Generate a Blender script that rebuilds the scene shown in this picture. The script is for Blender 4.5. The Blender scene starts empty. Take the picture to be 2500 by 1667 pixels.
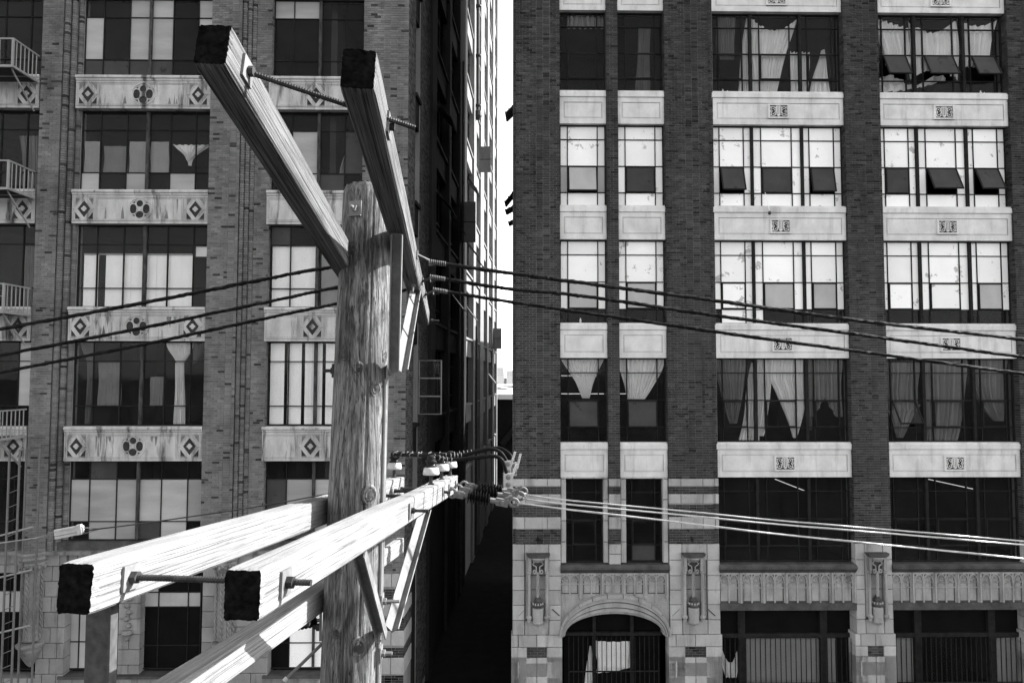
import bpy, math, random
from math import sin, cos, tan, pi, radians, atan2, sqrt
from mathutils import Matrix, Vector, noise
random.seed(7)
R = random.random
def ru(a, b): return a + (b - a) * random.random()

# ------------------------------------------------------------------ camera, sky, sun, exposure
scene = bpy.context.scene
COL = scene.collection
CAMH = 11.0
PITCH, ROLL, F = radians(2.862), radians(0.07), 1667.0
cam = bpy.data.cameras.new('camera')
camo = bpy.data.objects.new('camera', cam)
COL.objects.link(camo)
cam.sensor_width = 36.0
cam.lens = 36.0 * F / 2500.0
cam.clip_start, cam.clip_end = 0.05, 6000
camo.matrix_world = (Matrix.Translation((0, 0, CAMH)) @ Matrix.Rotation(radians(90) + PITCH, 4, 'X') @ Matrix.Rotation(ROLL, 4, 'Z'))
scene.camera = camo

SUN = Vector((1.0, 0.36, 0.73)).normalized()
SUN_EL = math.asin(SUN.z)
world = bpy.data.worlds.new('World')
scene.world = world
world.use_nodes = True
wn, wl = world.node_tree.nodes, world.node_tree.links
wn.clear()
sky = wn.new('ShaderNodeTexSky')
sky.sky_type = 'NISHITA'
sky.sun_disc = False
sky.sun_elevation = SUN_EL
sky.sun_rotation = atan2(SUN.x, SUN.y)
sky.air_density, sky.dust_density, sky.ozone_density = 1.0, 0.9, 1.0
bw = wn.new('ShaderNodeRGBToBW')            # the photograph is black and white
bg = wn.new('ShaderNodeBackground')
bg.inputs['Strength'].default_value = 0.15
wo = wn.new('ShaderNodeOutputWorld')
wl.new(sky.outputs[0], bw.inputs[0]); wl.new(bw.outputs[0], bg.inputs['Color']); wl.new(bg.outputs[0], wo.inputs[0])

sun = bpy.data.lights.new('sun', 'SUN')
sun.energy, sun.angle = 4.6, radians(0.5)
suno = bpy.data.objects.new('sun', sun)
COL.objects.link(suno)
suno.matrix_world = Matrix.Translation((30, 10, 60)) @ SUN.to_track_quat('Z', 'Y').to_matrix().to_4x4()

scene.view_settings.view_transform = 'Standard'
scene.view_settings.look = 'None'
scene.view_settings.exposure = 2.0
scene.view_settings.gamma = 1.0
scene.render.engine = 'CYCLES'
scene.cycles.max_bounces = 6
scene.cycles.diffuse_bounces = 3
scene.cycles.transparent_max_bounces = 8

# ------------------------------------------------------------------ the two frames of reference
YAW, DIST = radians(0.769), 21.3
def ray(px, py):
    a, b = px - 1250, py - 833.5
    c, s = cos(ROLL), sin(ROLL)
    a, b = c * a + s * b, -s * a + c * b
    x, y, z = a / F, 1.0, -b / F
    return Vector((x, y * cos(PITCH) - z * sin(PITCH), y * sin(PITCH) + z * cos(PITCH)))
def at(px, py, depth):                       # a point seen in the photograph at a measured distance
    d = ray(px, py)
    d *= depth / d.y
    return Vector((d.x, d.y, d.z + CAMH))
FRAME = Matrix.Translation((0, DIST, 0)) @ Matrix.Rotation(YAW, 4, 'Z')
FINV = FRAME.inverted()
def fac(px, py, y=0.0):                      # the same on a plane of the facade: (along, height)
    o = FINV @ Vector((0, 0, CAMH)); d = FINV.to_3x3() @ ray(px, py)
    p = o + d * ((y - o.y) / d.y)
    return p.x, p.z
def FU(px, py, y=0.0): return fac(px, py, y)[0]
def FV(px, py, y=0.0): return fac(px, py, y)[1]

# ------------------------------------------------------------------ materials
MATS = {}
def nodes_of(name):
    m = bpy.data.materials.new(name); m.use_nodes = True
    n, l = m.node_tree.nodes, m.node_tree.links
    MATS[name] = m
    return m, n, l, n['Principled BSDF']
def mth(n, l, op, a, b=None, c=None):
    x = n.new('ShaderNodeMath'); x.operation = op
    for i, v in enumerate((a, b, c)):
        if v is None: continue
        if isinstance(v, (int, float)): x.inputs[i].default_value = v
        else: l.new(v, x.inputs[i])
    return x.outputs[0]
def ntex(n, l, scale, stretch=(1, 1, 1), detail=4, rough=0.55, coord='Object', off=(0, 0, 0), dist=0.0):
    tc = n.new('ShaderNodeTexCoord'); mp = n.new('ShaderNodeMapping'); t = n.new('ShaderNodeTexNoise')
    mp.inputs['Scale'].default_value = stretch; mp.inputs['Location'].default_value = off
    t.inputs['Scale'].default_value = scale; t.inputs['Detail'].default_value = detail
    t.inputs['Roughness'].default_value = rough; t.inputs['Distortion'].default_value = dist
    if coord == 'World': l.new(n.new('ShaderNodeNewGeometry').outputs['Position'], mp.inputs['Vector'])
    else: l.new(tc.outputs[coord], mp.inputs['Vector'])
    l.new(mp.outputs[0], t.inputs['Vector'])
    return t.outputs['Fac']
def rng(n, l, v, a, b, lo, hi):
    x = n.new('ShaderNodeMapRange'); l.new(v, x.inputs[0])
    for i, q in enumerate((a, b, lo, hi)): x.inputs[i + 1].default_value = q
    return x.outputs[0]
def grey(n, l, v):
    c = n.new('ShaderNodeCombineColor')
    for i in range(3): l.new(v, c.inputs[i])
    return c.outputs[0]
def bump(n, l, v, strength, dist, p):
    b = n.new('ShaderNodeBump'); b.inputs['Strength'].default_value = strength; b.inputs['Distance'].default_value = dist
    l.new(v, b.inputs['Height']); l.new(b.outputs[0], p.inputs['Normal'])
def surf(name, base, rough=0.8, var=0.25, scale=3.0, stretch=(1, 1, 1), fine=0.12, bmp=0.3, streak=0.0, metal=0.0, tone=False, spots=0.0, coord='World', spec=None, orand=0.0):
    m, n, l, p = nodes_of(name)
    v = rng(n, l, ntex(n, l, scale, stretch, coord=coord), 0.25, 0.75, 1 - var, 1 + var)
    f = ntex(n, l, 40, (1, 1, 1), 3, coord=coord)
    v = mth(n, l, 'MULTIPLY', v, rng(n, l, f, 0.25, 0.75, 1 - fine, 1 + fine))
    if streak:                                # run-down stains
        s = ntex(n, l, 1.0, (3.3, 3.3, 0.45), 6, 0.68, coord=coord, off=(3, 1, 7))
        v = mth(n, l, 'MULTIPLY', v, rng(n, l, s, 0.53, 0.66, 1.0, 1.0 - streak))
    if spots:
        s = ntex(n, l, 2.2, (1, 1, 1), 6, 0.7, coord=coord, off=(11, 5, 2))
        v = mth(n, l, 'MULTIPLY', v, rng(n, l, s, 0.60, 0.64, 1.0, 1.0 - spots))
    if orand:
        oi = n.new('ShaderNodeObjectInfo')
        v = mth(n, l, 'MULTIPLY', v, rng(n, l, oi.outputs['Random'], 0, 1, 1 - orand, 1 + orand * 0.4))
    if tone:
        a = n.new('ShaderNodeAttribute'); a.attribute_name = 'tone'
        v = mth(n, l, 'MULTIPLY', v, a.outputs['Fac'])
    v = mth(n, l, 'MULTIPLY', v, base)
    l.new(grey(n, l, v), p.inputs['Base Color'])
    p.inputs['Roughness'].default_value = rough; p.inputs['Metallic'].default_value = metal
    p.inputs['Specular IOR Level'].default_value = spec if spec is not None else (0.03 if base < 0.1 else 0.25)
    if bmp: bump(n, l, f, bmp, 0.004, p)
    return m
surf('dark_brick', 0.046, 0.85, 0.22, 0.9, (1.4, 1.4, 0.30), 0.25, 0.5, 0.25, tone=True)
surf('dark_mortar', 0.22, 0.9, 0.30, 1.2, (1, 1, 0.4), 0.2, 0.3, 0.25)
surf('pale_brick', 0.135, 0.85, 0.35, 1.1, (1.2, 1.2, 0.5), 0.2, 0.5, 0.2, tone=True)
surf('pale_mortar', 0.24, 0.9, 0.22, 1.5, (1, 1, 1), 0.2, 0.3)
surf('white_terracotta', 0.60, 0.5, 0.20, 2.2, (1, 1, 0.8), 0.08, 0.15, 0.22)
surf('stained_terracotta', 0.41, 0.6, 0.32, 3.0, (1, 1, 0.35), 0.16, 0.3, 0.85)
surf('old_terracotta', 0.16, 0.7, 0.5, 6.0, (1, 1, 0.6), 0.3, 0.3)
surf('dark_terracotta', 0.04, 0.7, 0.4, 5.0, (1, 1, 1), 0.3, 0.3)  # near-black terracotta for ornament fields, grooves and corners
surf('stone', 0.36, 0.75, 0.20, 2.0, (1, 1, 0.6), 0.14, 0.25, 0.35, tone=True)
surf('carved_stone', 0.30, 0.8, 0.25, 3.0, (1, 1, 0.5), 0.2, 0.3, 0.45)
surf('vignette_dirt_stone', 0.19, 0.85, 0.35, 3.0, (1, 1, 0.5), 0.25, 0.4, 0.5)  # darker for dirt, with lens vignetting also put into the colour
surf('soot_shade_stone', 0.07, 0.85, 0.4, 3.0, (1, 1, 1), 0.3, 0.4)  # soot on the brackets, painted recess shade in the frieze
surf('joint_mortar', 0.10, 0.9, 0.2)
surf('faint_joint', 0.27, 0.9, 0.3)
surf('steel_paint', 0.018, 0.55, 0.4, 6.0, (1, 1, 1), 0.4, 0.3)
surf('chipped_paint', 0.05, 0.7, 0.7, 9.0, (1, 1, 0.4), 0.5, 0.4, 0.0)
surf('pale_paint', 0.24, 0.5, 0.15, 3.0, bmp=0.1)
surf('grey_paint', 0.13, 0.5, 0.2, 3.0, bmp=0.1)
surf('room', 0.05, 0.9, 0.3, 0.7)
surf('shade_concrete', 0.025, 0.9, 0.30, 0.8, (1, 1, 0.5), 0.2, 0.3, 0.5)  # near black: the alley's shade is put into the near bays' colour
surf('asphalt', 0.03, 0.9, 0.3, 2.0)
surf('pavement', 0.04, 0.9, 0.2, 2.0)
surf('tar', 0.012, 0.9, 0.3, 2.0)
surf('roof_white', 0.8, 0.7, 0.05, 2.0)
surf('hazed_city', 0.78, 0.9, 0.06, 0.05)  # distance haze put into the pale wall colour
surf('hazed_window', 0.55, 0.9, 0.06, 0.05)  # tone lifted by the same painted haze
surf('galvanised', 0.145, 0.6, 0.25, 9.0, fine=0.2, bmp=0.2, spec=0.12)
surf('dark_steel', 0.045, 0.5, 0.4, 9.0, fine=0.3, bmp=0.3, metal=0.3)
surf('bar_steel', 0.065, 0.6, 0.3, 9.0, fine=0.3, bmp=0.3)
surf('rubber', 0.010, 0.45, 0.3, 9.0, bmp=0.2)
surf('porcelain', 0.42, 0.18, 0.1, 9.0, bmp=0.0)
surf('glaze_dark', 0.02, 0.12, 0.1, 9.0, bmp=0.0)
surf('knot_wood', 0.05, 0.85, 0.5, 30.0, fine=0.4, bmp=0.6)
surf('aluminium', 0.45, 0.35, 0.12, 9.0, bmp=0.05, metal=0.35)
surf('paint_white', 0.95, 0.25, 0.05, 1.5, fine=0.03, bmp=0.05, spots=0.5, orand=0.14)
surf('paint_grey', 0.38, 0.3, 0.2, 1.3, (1, 1, 0.6), fine=0.06, bmp=0.05)
surf('paper_grey', 0.36, 0.6, 0.22, 1.0, (0.6, 1, 2.5), fine=0.06, bmp=0.1, orand=0.3)
surf('paint_mid', 0.055, 0.35, 0.22, 1.6, fine=0.06, bmp=0.05, spots=0.4)
surf('black_board', 0.006, 0.5, 0.3, 1.6)
surf('blind', 0.95, 0.6, 0.05, 2.0, bmp=0.0)
surf('blind_dim', 0.26, 0.6, 0.1, 2.0, bmp=0.0)
surf('cloth', 0.72, 0.9, 0.10, 2.0, bmp=0.1)
surf('cloth_dim', 0.17, 0.9, 0.15, 2.0, bmp=0.1)

def glass(name, tint, refl_rough, dirt):
    m, n, l, p = nodes_of(name)
    out = [x for x in n if x.type == 'OUTPUT_MATERIAL'][0]
    n.remove(p)
    tr = n.new('ShaderNodeBsdfTransparent'); gl = n.new('ShaderNodeBsdfGlossy'); df = n.new('ShaderNodeBsdfDiffuse')
    tr.inputs[0].default_value = (tint, tint, tint, 1); gl.inputs['Roughness'].default_value = refl_rough
    gl.inputs[0].default_value = (0.8, 0.8, 0.8, 1)
    df.inputs[0].default_value = (0.3, 0.3, 0.3, 1)
    fr = n.new('ShaderNodeFresnel'); fr.inputs[0].default_value = 1.15
    wv = ntex(n, l, 1.3, (1, 1, 1), 2, coord='World')
    b = n.new('ShaderNodeBump'); b.inputs['Strength'].default_value = 0.25; b.inputs['Distance'].default_value = 0.02
    l.new(wv, b.inputs['Height']); l.new(b.outputs[0], gl.inputs['Normal'])
    m1 = n.new('ShaderNodeMixShader'); m2 = n.new('ShaderNodeMixShader')
    d = ntex(n, l, 2.5, (1, 1, 0.5), 5, 0.7, coord='World')
    l.new(rng(n, l, d, 0.35, 0.75, dirt * 0.3, dirt), m1.inputs[0])
    l.new(tr.outputs[0], m1.inputs[1]); l.new(df.outputs[0], m1.inputs[2])
    l.new(fr.outputs[0], m2.inputs[0]); l.new(m1.outputs[0], m2.inputs[1]); l.new(gl.outputs[0], m2.inputs[2])
    l.new(m2.outputs[0], out.inputs['Surface'])
glass('glass', 0.94, 0.03, 0.028)
glass('clean_glass', 0.93, 0.02, 0.018)

def emission(name, s):
    m, n, l, p = nodes_of(name)
    p.inputs['Base Color'].default_value = (0.8, 0.8, 0.8, 1)
    p.inputs['Emission Color'].default_value = (1, 1, 1, 1); p.inputs['Emission Strength'].default_value = s
emission('lit_tube', 0.18)

def wood(name, lo, hi, stretch, crack, bstr, blotch=0.0):
    m, n, l, p = nodes_of(name)
    g = ntex(n, l, 1.0, stretch, 7, 0.62, dist=0.4)
    g2 = ntex(n, l, 2.7, stretch, 4, 0.6, off=(5, 9, 1), dist=0.2)
    v = rng(n, l, g, 0.3, 0.7, lo, hi)
    c = rng(n, l, g2, 0.36, 0.42, 1.0 - crack, 1.0)
    v = mth(n, l, 'MULTIPLY', v, c)
    big = ntex(n, l, 3.0, tuple(min(x, 2.5) for x in stretch), 3)
    v = mth(n, l, 'MULTIPLY', v, rng(n, l, big, 0.3, 0.7, 0.82, 1.15))
    if blotch:
        bl = ntex(n, l, 4.0, tuple(1.6 if x > 2 else 0.55 for x in stretch), 5, 0.65, off=(2, 4, 1), dist=1.2)
        v = mth(n, l, 'MULTIPLY', v, rng(n, l, bl, 0.50, 0.62, 1.0, 1.0 - blotch))
    l.new(grey(n, l, v), p.inputs['Base Color'])
    p.inputs['Roughness'].default_value = 0.85; p.inputs['Specular IOR Level'].default_value = 0.15
    h = mth(n, l, 'ADD', g, mth(n, l, 'MULTIPLY', c, 0.5))
    bump(n, l, h, bstr, 0.006, p)
wood('arm_wood', 0.145, 0.25, (1.0, 140, 140), 0.55, 0.8)
wood('arm_wood_old', 0.018, 0.195, (1.0, 125, 125), 0.80, 0.9)
wood('pole_wood', 0.03, 0.235, (95, 95, 1.1), 0.85, 1.0, 0.55)
surf('end_grain', 0.006, 0.95, 0.6, 60.0, fine=0.5, bmp=0.4, spec=0.0)  # soaked ends, with the shade they face in put into the colour

# ------------------------------------------------------------------ mesh builder
class MB:
    def __init__(s): s.v, s.f, s.t, s.m, s.mats, s.sm = [], [], [], [], [], False
    def mi(s, name):
        if name not in s.mats: s.mats.append(name)
        return s.mats.index(name)
    def add(s, vs, fs, mat, tone=1.0):
        o = len(s.v); s.v += [tuple(v) for v in vs]; k = s.mi(mat)
        for f in fs: s.f.append([i + o for i in f]); s.t.append(tone); s.m.append(k)
    def box(s, x0, x1, y0, y1, z0, z1, mat, tone=1.0, back=True):
        vs = [(x0, y0, z0), (x1, y0, z0), (x1, y1, z0), (x0, y1, z0), (x0, y0, z1), (x1, y0, z1), (x1, y1, z1), (x0, y1, z1)]
        fs = [(0, 1, 5, 4), (1, 2, 6, 5), (3, 0, 4, 7), (4, 5, 6, 7), (3, 2, 1, 0)]
        if back: fs.append((2, 3, 7, 6))
        s.add(vs, fs, mat, tone)
    def cbox(s, x0, x1, y0, y1, z0, z1, c, mat, tone=1.0):     # front edges chamfered
        vs = [(x0, y1, z0), (x1, y1, z0), (x1, y1, z1), (x0, y1, z1), (x0, y0 + c, z0), (x1, y0 + c, z0), (x1, y0 + c, z1), (x0, y0 + c, z1),
              (x0 + c, y0, z0 + c), (x1 - c, y0, z0 + c), (x1 - c, y0, z1 - c), (x0 + c, y0, z1 - c)]
        fs = [(8, 9, 10, 11)]
        for i in range(4):
            j = (i + 1) % 4
            fs += [(4 + i, 4 + j, 8 + j, 8 + i), (i, j, 4 + j, 4 + i)]
        s.add(vs, fs, mat, tone)
    def obox(s, c, ax, ay, az, hx, hy, hz, mat):               # oriented box
        c = Vector(c); vs = []
        for sz in (-1, 1):
            for sx, sy in ((-1, -1), (1, -1), (1, 1), (-1, 1)): vs.append(c + ax * hx * sx + ay * hy * sy + az * hz * sz)
        s.add(vs, [(0, 1, 5, 4), (1, 2, 6, 5), (2, 3, 7, 6), (3, 0, 4, 7), (4, 5, 6, 7), (3, 2, 1, 0)], mat)
    def prism(s, poly, y0, y1, mat, tone=1.0):                 # polygon in xz, extruded along y
        n = len(poly)
        vs = [(x, y0, z) for x, z in poly] + [(x, y1, z) for x, z in poly]
        fs = [tuple(range(n)), tuple(range(2 * n - 1, n - 1, -1))]
        fs += [(i, i + n, (i + 1) % n + n, (i + 1) % n) for i in range(n)]
        s.add(vs, fs, mat, tone)
    def tube(s, pts, r, mat, n=8, caps=True, rf=None):
        pts = [Vector(p) for p in pts]; vs = []; up = None
        for i, p in enumerate(pts):
            d = (pts[min(i + 1, len(pts) - 1)] - pts[max(i - 1, 0)]).normalized()
            if up is None:
                up = Vector((0, 0, 1)) if abs(d.z) < 0.9 else Vector((1, 0, 0))
            a = d.cross(up).normalized(); b = a.cross(d); up = b
            rr = r if not isinstance(r, (list, tuple)) else r[i]
            for k in range(n):
                q = rr * (rf(i, k) if rf else 1.0)
                vs.append(p + a * q * cos(2 * pi * k / n) + b * q * sin(2 * pi * k / n))
        fs = [(i * n + k, i * n + (k + 1) % n, (i + 1) * n + (k + 1) % n, (i + 1) * n + k) for i in range(len(pts) - 1) for k in range(n)]
        if caps: fs += [tuple(range(n - 1, -1, -1)), tuple((len(pts) - 1) * n + k for k in range(n))]
        s.add(vs, fs, mat)
    def lathe(s, prof, base, axis, mat, n=16, tone=1.0):       # profile [(r, h)]
        ax = Vector(axis).normalized(); a = ax.orthogonal().normalized(); b = ax.cross(a); base = Vector(base); vs = []
        for r, h in prof:
            for k in range(n): vs.append(base + ax * h + (a * cos(2 * pi * k / n) + b * sin(2 * pi * k / n)) * max(r, 1e-4))
        fs = [(i * n + k, i * n + (k + 1) % n, (i + 1) * n + (k + 1) % n, (i + 1) * n + k) for i in range(len(prof) - 1) for k in range(n)]
        fs += [tuple(range(n - 1, -1, -1)), tuple((len(prof) - 1) * n + k for k in range(n))]
        s.add(vs, fs, mat, tone)
    def ring(s, cx, cz, ro, ri, y0, y1, mat, a0=0, a1=2 * pi, n=24, sx=1, sz=1):   # annulus (or arch) facing -y
        full = abs(a1 - a0 - 2 * pi) < 1e-6
        m = n if full else n + 1; vs = []
        for k in range(m):
            a = a0 + (a1 - a0) * k / n
            for r, y in ((ro, y0), (ri, y0), (ro, y1), (ri, y1)): vs.append((cx + r * cos(a) * sx, y, cz + r * sin(a) * sz))
        fs = []
        for k in range(n):
            i, j = 4 * k, 4 * ((k + 1) % m)
            fs += [(i, j, j + 1, i + 1), (i + 2, j + 2, j, i), (i + 1, j + 1, j + 3, i + 3)]
        if not full: fs += [(0, 1, 3, 2), (4 * n + 1, 4 * n, 4 * n + 2, 4 * n + 3)]
        s.add(vs, fs, mat)
    def disc(s, cx, cz, r, y0, y1, mat, n=16, sx=1, sz=1):
        s.prism([(cx + r * sx * cos(2 * pi * k / n), cz + r * sz * sin(2 * pi * k / n)) for k in range(n)], y0, y1, mat)
    def rib(s, pts, r, y, mat, n=5):                           # moulding following a line in xz
        s.tube([(x, y, z) for x, z in pts], r, mat, n)
    def mesh(s, name, smooth=False):
        me = bpy.data.meshes.new(name); me.from_pydata(s.v, [], s.f)
        for q in s.mats: me.materials.append(MATS[q])
        me.polygons.foreach_set('material_index', s.m)
        if smooth: me.polygons.foreach_set('use_smooth', [True] * len(s.f))
        a = me.attributes.new('tone', 'FLOAT', 'FACE'); a.data.foreach_set('value', s.t)
        me.update()
        return me
    def build(s, name, parent=None, loc=(0, 0, 0), smooth=False, **kw):
        return link(name, s.mesh(name, smooth), parent, loc, **kw)
def link(name, me, parent=None, loc=(0, 0, 0), label=None, cat=None, group=None, kind=None, rot=None, scale=None, mtx=None):
    o = bpy.data.objects.new(name, me); COL.objects.link(o)
    if parent is not None: o.parent = parent
    if mtx is not None: o.matrix_local = mtx
    else:
        o.location = loc
        if rot: o.rotation_euler = rot
        if scale: o.scale = scale
    for k, v in (('label', label), ('category', cat), ('group', group), ('kind', kind)):
        if v: o[k] = v
    return o
def empty(name, label, cat, mtx, group=None):
    return link(name, None, None, label=label, cat=cat, group=group, mtx=mtx)

# ------------------------------------------------------------------ ground, street, alley
def slab(name, x0, x1, y0, y1, z0, z1, mat):
    b = MB(); b.box(x0, x1, y0, y1, z0, z1, mat); return b.build(name, kind='structure')
b = MB(); b.add([(-3000, -3000, -0.2), (3000, -3000, -0.2), (3000, 3000, -0.2), (-3000, 3000, -0.2)], [(0, 1, 2, 3)], 'asphalt')
b.build('ground', kind='structure')
slab('road', -200, 200, 5.0, 17.5, -0.19, 0.0, 'asphalt')
slab('pavement', -200, 200, -2.0, 4.99, -0.19, 0.13, 'pavement')
slab('pavement', -200, 200, 17.51, 21.2, -0.19, 0.12, 'pavement')
slab('alley_ground', -6, 8, 21.21, 95, -0.19, 0.05, 'tar')

# ------------------------------------------------------------------ buildings: shared builders
LB = empty('brick_building', 'left pale brick building with diamond and roundel panels and fire escape balconies', 'building', FRAME)
RB = empty('brick_building', 'right dark brick building with white panels and an arched entrance', 'building', FRAME)

class Bricks:
    """courses of single bricks on a pier; the ones nearest the viewer become objects, the rest one mesh"""
    def __init__(s, mat, course, length, tones):
        s.mat, s.c, s.L, s.tones, s.items, s.rest = mat, course, length, tones, [], MB()
    def tone(s):
        q = R()
        for p, a, b_ in s.tones:
            if q < p: return ru(a, b_)
            q -= p
        return 1.0
    def wall(s, u0, u1, v0, v1, y, single=True):
        g = 0.011; n = int((v1 - v0) / s.c); row = 0
        for i in range(n):
            z0 = v0 + i * s.c + g / 2; z1 = z0 + s.c - g; x = u0; row += 1
            head = (row % 2 == 0)
            x_first = s.L * 0.5 if head else s.L
            k = 0
            while x < u1 - 0.02:
                w = x_first if k == 0 else (s.L * (0.5 if (k % 3 == 0 and row % 2 == 0) else 1.0))
                e = min(x + w, u1)
                if u1 - e < 0.05: e = u1
                it = (x + g / 2, e - g / 2, z0, z1, y + ru(-0.004, 0.004), s.tone())
                if single: s.items.append(it)
                else: s.put(it)
                x = e; k += 1
    def side(s, u, y0, y1, v0, v1, d):        # bricks on a return facing d along the facade
        g = 0.011; n = int((v1 - v0) / s.c)
        for i in range(n):
            z0 = v0 + i * s.c + g / 2; z1 = z0 + s.c - g; y = y0; L = s.L * (0.5 if i % 2 else 1.0)
            while y < y1 - 0.02:
                e = min(y + L, y1); L = s.L
                a = u + d * ru(0.008, 0.014)
                s.rest.box(min(a, u - d * 0.02), max(a, u - d * 0.02), y + g / 2, e - g / 2, z0, z1, s.mat, s.tone())
                y = e
    def put(s, it):
        x0, x1, z0, z1, y, t = it
        s.rest.box(x0, x1, y, y + 0.05, z0, z1, s.mat, t, back=False)
    def finish(s, parent, n=300):
        s.items.sort(key=lambda i: (i[0] + i[1]) ** 2 / 4 + ((i[2] + i[3]) / 2 - CAMH - 1.5) ** 2)
        cache = {}
        for it in s.items[:n]:
            x0, x1, z0, z1, y, t = it
            key = (round((x1 - x0) / 0.02), round(t * 6))
            if key not in cache:
                m = MB(); w, h = (x1 - x0) / 2, (z1 - z0) / 2
                m.cbox(-w, w, 0, 0.05, -h, h, 0.003, s.mat, t); cache[key] = (m.mesh('brick'), x1 - x0)
            me, w0 = cache[key]
            link('brick', me, parent, ((x0 + x1) / 2, y, (z0 + z1) / 2), scale=((x1 - x0) / w0, 1, 1))
        for it in s.items[n:]: s.put(it)
        s.rest.build('brick', parent, kind='stuff')

PANE = {}
def pane_mesh(mat):
    if mat not in PANE:
        m = MB(); m.box(-0.5, 0.5, -0.004, 0.004, -0.5, 0.5, mat); PANE[mat] = m.mesh('pane')
    return PANE[mat]
class Panes:
    """every pane is recorded; the largest become objects, the rest one mesh per building"""
    def __init__(s): s.items = []
    def add(s, win, off, x0, x1, z0, z1, y, mat): s.items.append((win, off, x0, x1, z0, z1, y, mat))
    def finish(s, parent, n=300):
        s.items.sort(key=lambda i: -(i[3] - i[2]) * (i[5] - i[4]))
        for win, off, x0, x1, z0, z1, y, mat in s.items[:n]:
            link('pane', pane_mesh(mat), win, ((x0 + x1) / 2, y, (z0 + z1) / 2), scale=(x1 - x0, 1, z1 - z0))
        if len(s.items) > n:
            m = MB()
            for win, off, x0, x1, z0, z1, y, mat in s.items[n:]:
                m.box(off[0] + x0, off[0] + x1, off[1] + y - 0.004, off[1] + y + 0.004, off[2] + z0, off[2] + z1, mat)
            m.build('pane', parent, kind='stuff')
def sash(win, x0, x1, z0, z1, y, ang, mat, frame='steel_paint', side=False):
    """an opening light hung at its top (or at its left side), swung out by ang"""
    w, h = x1 - x0, z1 - z0; t = 0.035; m = MB()
    if not side:
        m.box(0, w, -0.02, 0.02, -t, 0, frame); m.box(0, w, -0.02, 0.02, -h, -h + t, frame)
        m.box(0, t, -0.02, 0.02, -h + t, -t, frame); m.box(w - t, w, -0.02, 0.02, -h + t, -t, frame)
        m.box(t, w - t, -0.004, 0.004, -h + t, -t, mat)
        m.build('sash', win, (x0, y, z1), rot=(-ang, 0, 0))
    else:
        for k in range(4): m.box(0, w, -0.02, 0.02, h * k / 3 - (0.02 if k else 0), h * k / 3 + (0.02 if k < 3 else 0), frame)
        m.box(0, t, -0.02, 0.02, 0, h, frame); m.box(w - t, w, -0.021, 0.021, 0, h, frame)
        for k in range(3): m.box(t, w - t, -0.004, 0.004, h * k / 3 + 0.03, h * (k + 1) / 3 - 0.03, mat)
        m.build('sash', win, (x0, y, z0), rot=(0, 0, -ang))

def window(parent, PN, u0, u1, v0, v1, y, cols, rows, thick, style, sashes={}, bar=0.028, frame='steel_paint', mull=None, mullw=0.09, label=None):
    mull = mull or ('steel_paint' if parent is RB else 'chipped_paint')
    """steel window: cols and rows are fractions, thick the column lines that are heavy mullions"""
    uc, vc = (u0 + u1) / 2, (v0 + v1) / 2; W, H = u1 - u0, v1 - v0
    xs = [-W / 2 + W * c for c in cols]; zs = [H / 2 - H * r for r in rows]
    m = MB(); e = 0.04
    m.box(-W / 2, W / 2, -0.03, 0.05, H / 2 - e, H / 2, frame); m.box(-W / 2, W / 2, -0.03, 0.05, -H / 2, -H / 2 + e, frame)
    m.box(-W / 2, -W / 2 + e, -0.028, 0.05, -H / 2 + e, H / 2 - e, frame); m.box(W / 2 - e, W / 2, -0.028, 0.05, -H / 2 + e, H / 2 - e, frame)
    for i, x in enumerate(xs[1:-1], 1):
        w = mullw / 2 if i in thick else bar / 2
        m.box(x - w, x + w, -0.07 if i in thick else -0.018, 0.045, -H / 2 + e, H / 2 - e, mull if i in thick else frame)
    for z in zs[1:-1]: m.box(-W / 2 + e, W / 2 - e, -0.022, 0.03, z - bar / 2, z + bar / 2, frame)
    win = m.build('window', parent, (uc, y, vc), label=label)
    for r in range(len(rows) - 1):
        for c in range(len(cols) - 1):
            mat = style(r, c)
            x0, x1, z1, z0 = xs[c], xs[c + 1], zs[r], zs[r + 1]
            if c == 0: x0 += e
            elif c in thick: x0 += mullw / 2
            else: x0 += bar / 2
            if c == len(cols) - 2: x1 -= e
            elif c + 1 in thick: x1 -= mullw / 2
            else: x1 -= bar / 2
            if (r, c) in sashes:
                sash(win, x0, x1, z0 + bar / 2, z1 - bar / 2, -0.03, sashes[(r, c)], mat)
            else:
                PN.add(win, (uc, y, vc), x0, x1, z0 + bar / 2, z1 - bar / 2, 0.012, mat)
    return win

def drape(name, label, cat, u0, u1, v0, v1, y, fl, fr, folds=6, depth=0.05, mat='cloth', nv=26, nu=72, bottom=None, top=None, group=None):
    """hanging cloth: fl and fr give its left and right edge (0..1 across) for each height t (0 top, 1 bottom)"""
    W, H = u1 - u0, v1 - v0; vs = []; ph = R() * 6; folds *= 1.7
    for j in range(nv + 1):
        t = j / nv; a, b_ = fl(t) + 0.018 * sin(7 * t + ph), fr(t) + 0.018 * sin(6 * t + 2 * ph)
        for i in range(nu + 1):
            s = i / nu
            lo = bottom(s) if bottom else 0.0
            hi = top(s) if top else 1.0
            x = u0 + W * (a + (b_ - a) * s)
            z = v0 + H * (lo + (hi - lo) * (1 - t))
            d = depth * (sin(s * folds * 2 * pi + ph + 0.8 * sin(3 * t)) + 0.4 * sin(s * folds * 4.7 * pi + 2 * t))
            vs.append((x, y + d, z))
    n = nu + 1
    fs = [(j * n + i, (j + 1) * n + i, (j + 1) * n + i + 1, j * n + i + 1) for j in range(nv) for i in range(nu)]
    m = MB(); m.add(vs, fs, mat)
    o = m.build(name, None, smooth=True, label=label, cat=cat, group=group, mtx=FRAME)
    return o
def tied(t, a, k=2.0): return a * max(0.0, 1 - t ** k)
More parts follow.
